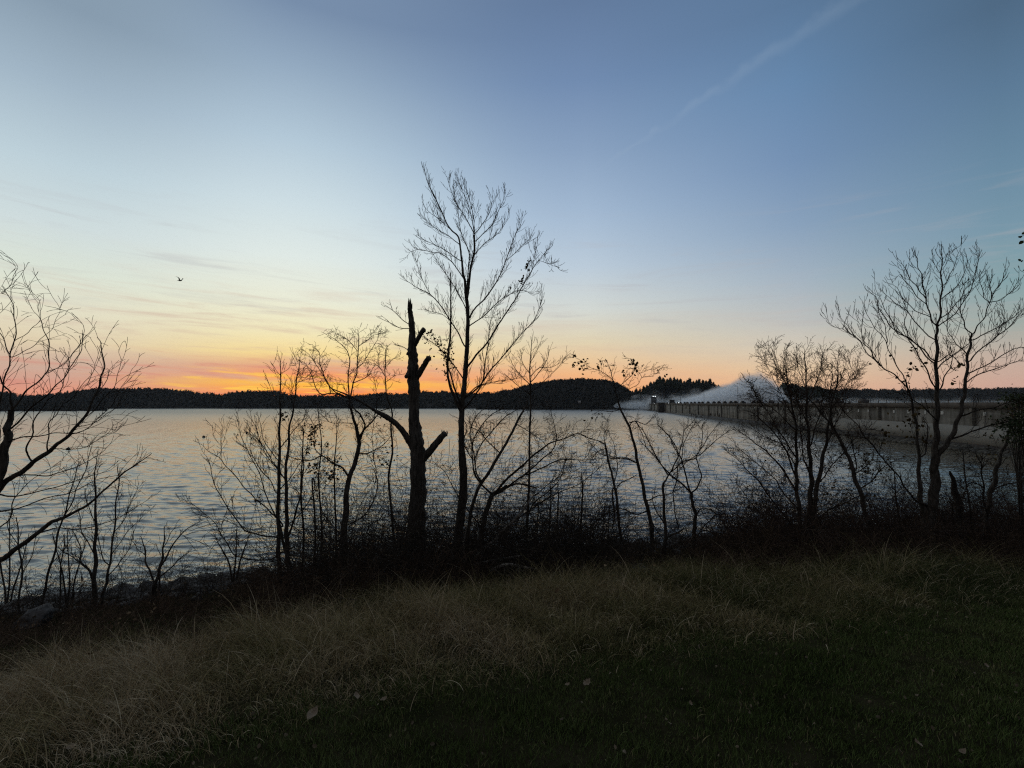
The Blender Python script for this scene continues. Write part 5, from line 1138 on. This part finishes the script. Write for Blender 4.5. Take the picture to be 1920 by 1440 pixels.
# ------------------------------------------------------------------ fallen leaves on the lawn
M_fl = mat('tan_fallen_leaf', (.14, .11, .075), (.28, .22, .16), 20, bump=.2)
def big_leaf(seed, curl, lobes):
    rs = np.random.RandomState(seed); n = 15; V = []; Q = []
    for i in range(n):
        t = i / (n - 1); w = (math.sin(math.pi * min(1, t * .97 + .02)) ** .8) * .30 * (1 + lobes * math.sin(t * 19)); h = curl * (t - .5) ** 2 + .04 * math.sin(t * 7)
        V += [(t - .5, -w, h + abs(w) * .5), (t - .5, 0, h), (t - .5, w, h + abs(w) * .45)]
    for i in range(n - 1):
        for k in range(2): a = i * 3 + k; Q.append((a, a + 1, a + 4, a + 3))
    return mesh_np('fallen_leaf', np.array(V), Q)
LM = [big_leaf(k, .5 + .3 * k, .0 + .12 * (k % 3)) for k in range(4)]
leafs = [(585, 1357, .10, 75, 'long tan leaf on the lawn at lower left'), (135, 1420, .06, 20, 'small tan leaf at the bottom left'), (1100, 1298, .075, 40, 'crumpled pinkish leaf in the middle of the lawn'), (820, 1140, .11, 5, 'large curled leaf on the dry grass near the crest'), (1850, 1262, .05, 60, 'small pale leaf on the lawn far right'),
         (1722, 1420, .05, 90, 'narrow pale leaf at the bottom edge right of centre'), (1295, 1336, .04, 80, 'tiny leaf at the bottom of the lawn, centre right'), (1805, 1437, .045, 10, 'small leaf in the bottom right corner of the lawn'), (200, 1332, .09, 150, 'tan stick like leaf in dry grass at left'), (1064, 1300, .04, 10, 'tiny dull leaf left of the pinkish one'), (1445, 1200, .045, 0, 'small bright leaf at the lawn edge right of centre'), (1610, 1098, .06, 20, 'brown leaf in the grass under the bushy tree'), (668, 1320, .07, 120, 'dark curled leaf on the lawn left of centre'), (720, 1325, .05, 30, 'small curled leaf right of the dark one')]
for i, (px, py, s, rz, lab) in enumerate(leafs):
    d = base_depth(px, py, 1.2, 9); x, y, z = P(px, py, d)
    o = link('fallen_leaf', LM[i % 4], M_fl); o.location = (x, y, float(ground(x, y)) + .045 + (.1 if py < 1200 else 0)); o.scale = (s,) * 3; o.rotation_euler = (.3, -.25, R(rz)); tag(o, lab, 'leaf', 'fallen leaves on the lawn')

# ------------------------------------------------------------------ buoys, bird
bm1 = mesh_np('float', *lathe([(.01, -.2), (.16, -.17), (.25, -.05), (.26, .05), (.2, .18), (.08, .26), (.01, .27)], 16)); bm2 = mesh_np('mooring_eye', *lathe([(.05, .24), (.05, .33), (.02, .36), (.001, .36)], 8))
M_buoy = mat('dark_buoy', (.03, .03, .03), (.05, .05, .05), 3, rough=.5, bump=0)
for px, py, s, lab in ((382, 820, 1.0, 'small round dark buoy farther out on the left water'), (128, 843, .95, 'round dark buoy behind the arching branches at left'), (463, 811, .7, 'tiny dark buoy right of the other two')):
    dd = EYE / ((py - 757) / F); x, y, z = P(px, py, dd); o = empty('buoy', (x, y, .06)); o.scale = (s,) * 3; tag(o, lab, 'buoy', 'buoys on the lake'); link('float', bm1, M_buoy, o); link('mooring_eye', bm2, M_buoy, o)

def bird():
    x, y, z = P(337, 526, 55)
    V = []; Q = []
    # body: tail at -x, beak at +x
    prof = [(-.36, .01, .07), (-.28, .012, .06), (-.18, .04, .035), (-.05, .075, .07), (.08, .085, .08), (.17, .06, .06), (.22, .045, .045), (.27, .05, .05), (.31, .035, .035), (.34, .012, .012), (.39, .004, .004)]
    n = 10
    for px, rz, ry in prof:
        for k in range(n): V.append((px, ry * math.cos(k * 2 * math.pi / n), rz * math.sin(k * 2 * math.pi / n)))
    for i in range(len(prof) - 1):
        for k in range(n): Q.append((i * n + k, i * n + (k + 1) % n, (i + 1) * n + (k + 1) % n, (i + 1) * n + k))
    for s in (-1, 1):      # wings raised, elbow forward, tips swept back
        st = [(.02, .05, .02, .20, .02), (.07, .16, .13, .20, .018), (.12, .27, .24, .18, .014), (.05, .36, .33, .14, .01), (-.07, .44, .40, .09, .007), (-.20, .50, .42, .02, .003)]
        if s < 0: st = [(a, b * .85, c * .95, ch, th) for a, b, c, ch, th in st]
        o = len(V)
        for a, b, c, ch, th in st: V += [(a + ch * .5, s * b, c), (a, s * b, c + th), (a - ch * .5, s * b, c - .01), (a, s * b, c - th)]
        for i in range(len(st) - 1):
            for k in range(4): Q.append((o + i * 4 + k, o + i * 4 + (k + 1) % 4, o + (i + 1) * 4 + (k + 1) % 4, o + (i + 1) * 4 + k))
    o = link('flying_bird', mesh_np('flying_bird', np.array(V), Q), mat('grey_feathers', (.05, .05, .05), (.09, .09, .09), 5, bump=0)); o.location = (x, y, z); o.rotation_euler = (0, R(4), R(-12)); o.scale = (.95,) * 3
    tag(o, 'dark gull flying with raised wings in the left sky', 'bird')
bird()

# ------------------------------------------------------------------ mist behind the dam
def mist(name, label, sil, D, thick, dens, seed, scale, edge, zb=-1.0):
    """closed puff-shaped body: skyline sil (px, py), soft noise edge inside"""
    px = [q[0] for q in sil]; py = [q[1] for q in sil]; A = []
    xs = np.linspace(P(px[0], 757, D)[0], P(px[-1], 757, D)[0], 90)
    hx = [P(a, b, D)[0] for a, b in sil]; hz = [P(a, b, D)[2] for a, b in sil]
    m = 14; V = []; Q = []
    top = np.interp(xs, hx, hz) * 1.30
    for i, xx in enumerate(xs):
        e = math.sin(math.pi * i / 89) ** .35 if 0 < i < 89 else .02
        for k in range(m):
            a = 2 * math.pi * k / m; h = (top[i] - zb)
            V.append((xx, D + math.cos(a) * thick * .5 * e, zb + h * .5 + math.sin(a) * h * .5 * max(e, .02)))
    for i in range(89):
        for k in range(m): Q.append((i * m + k, i * m + (k + 1) % m, (i + 1) * m + (k + 1) % m, (i + 1) * m + k))
    n = len(V); V.append((xs[0], D, zb + .1)); V.append((xs[-1], D, zb + .1)); T = [((k + 1) % m, k, n) for k in range(m)] + [(n - m + k, n - m + (k + 1) % m, n + 1) for k in range(m)]
    o = link(name, mesh_np(name, np.array(V), Q, T)); tag(o, label, 'mist', kind='stuff')
    mt = bpy.data.materials.new(name); mt.use_nodes = True; t = mt.node_tree; t.nodes.clear()
    pv = t.nodes.new('ShaderNodeVolumePrincipled'); pv.inputs['Color'].default_value = (.997, .998, 1, 1); pv.inputs['Anisotropy'].default_value = .72
    tcn = t.nodes.new('ShaderNodeTexCoord'); sp_ = t.nodes.new('ShaderNodeSeparateXYZ'); t.links.new(tcn.outputs['Object'], sp_.inputs[0])
    def mth(op, a, b, clamp=False):
        n_ = t.nodes.new('ShaderNodeMath'); n_.operation = op; n_.use_clamp = clamp
        for i, q in enumerate((a, b)):
            if isinstance(q, (int, float)): n_.inputs[i].default_value = q
            else: t.links.new(q, n_.inputs[i])
        return n_.outputs[0]
    def noise_(sc, off, det):
        mp = t.nodes.new('ShaderNodeMapping'); mp.inputs['Location'].default_value = (off, off, 0); mp.inputs['Scale'].default_value = (.7, .7, 1.2)
        nz = t.nodes.new('ShaderNodeTexNoise'); nz.inputs['Scale'].default_value = sc; nz.inputs['Detail'].default_value = det; nz.inputs['Roughness'].default_value = .55
        t.links.new(tcn.outputs['Object'], mp.inputs[0]); t.links.new(mp.outputs[0], nz.inputs['Vector']); return nz.outputs[0]
    # height of the mist above each stretch of the river
    x0, x1 = xs[0], xs[-1]; hm = float(max(hz))
    cr = t.nodes.new('ShaderNodeValToRGB'); e = cr.color_ramp.elements; cr.color_ramp.interpolation = 'B_SPLINE'
    while len(e) < len(hx): e.new(.5)
    for q, a_, b_ in zip(e, hx, hz): q.position = (a_ - x0) / (x1 - x0); g = b_ / hm; q.color = (g, g, g, 1)
    t.links.new(mth('DIVIDE', mth('SUBTRACT', sp_.outputs[0], x0), x1 - x0), cr.inputs[0])
    rel = mth('DIVIDE', sp_.outputs[2], mth('MULTIPLY', cr.outputs[0], hm))
    body = mth('SUBTRACT', 1.0, rel)
    body = mth('ADD', body, mth('MULTIPLY', mth('SUBTRACT', noise_(scale, seed, 5), .5), edge[0]))
    yy = mth('DIVIDE', mth('ABSOLUTE', mth('SUBTRACT', sp_.outputs[1], D), 0), thick * .5)
    body = mth('SUBTRACT', body, mth('MULTIPLY', mth('MULTIPLY', yy, yy), .25))
    mr = t.nodes.new('ShaderNodeMapRange'); mr.interpolation_type = 'SMOOTHSTEP'
    mr.inputs[1].default_value = 0; mr.inputs[2].default_value = edge[1]; mr.inputs[3].default_value = 0; mr.inputs[4].default_value = dens
    t.links.new(body, mr.inputs[0]); t.links.new(mr.outputs[0], pv.inputs['Density'])
    ou = t.nodes.new('ShaderNodeOutputMaterial'); t.links.new(pv.outputs[0], ou.inputs['Volume']); o.data.materials.append(mt)
    return o
mist('mist', 'tall bluish white mist bank rising behind the dam', [(1262,752),(1290,745),(1320,735),(1342,723),(1370,716),(1390,703),(1407,690),(1418,692),(1434,709),(1448,728),(1470,742)], 400, 60, .30, 3.0, .17, (.6, .5))
mist('mist', 'thin drifting mist between the pine knoll and the dam', [(1150,756),(1175,748),(1200,741),(1225,736),(1260,738),(1290,738),(1320,732),(1350,728),(1400,730)], 430, 26, .10, 11.0, .10, (2.2, .9))
mist('mist', 'low thin band of mist behind the right part of the dam', [(1430,744),(1480,740),(1530,744),(1600,741),(1680,746),(1760,744),(1850,747),(1990,749)], 420, 26, .06, 23.0, .08, (1.6, .9))

# ------------------------------------------------------------------ haze
hz_ = boxes('haze', [(-880, 880, -60, 860, -4.2, 75)], None); tag(hz_, kind='stuff')
mt = bpy.data.materials.new('haze'); mt.use_nodes = True; t = mt.node_tree; t.nodes.clear()
pv = t.nodes.new('ShaderNodeVolumePrincipled'); pv.inputs['Color'].default_value = (.85, .92, 1, 1); pv.inputs['Density'].default_value = .00007
ou = t.nodes.new('ShaderNodeOutputMaterial'); t.links.new(pv.outputs[0], ou.inputs['Volume']); hz_.data.materials.append(mt)
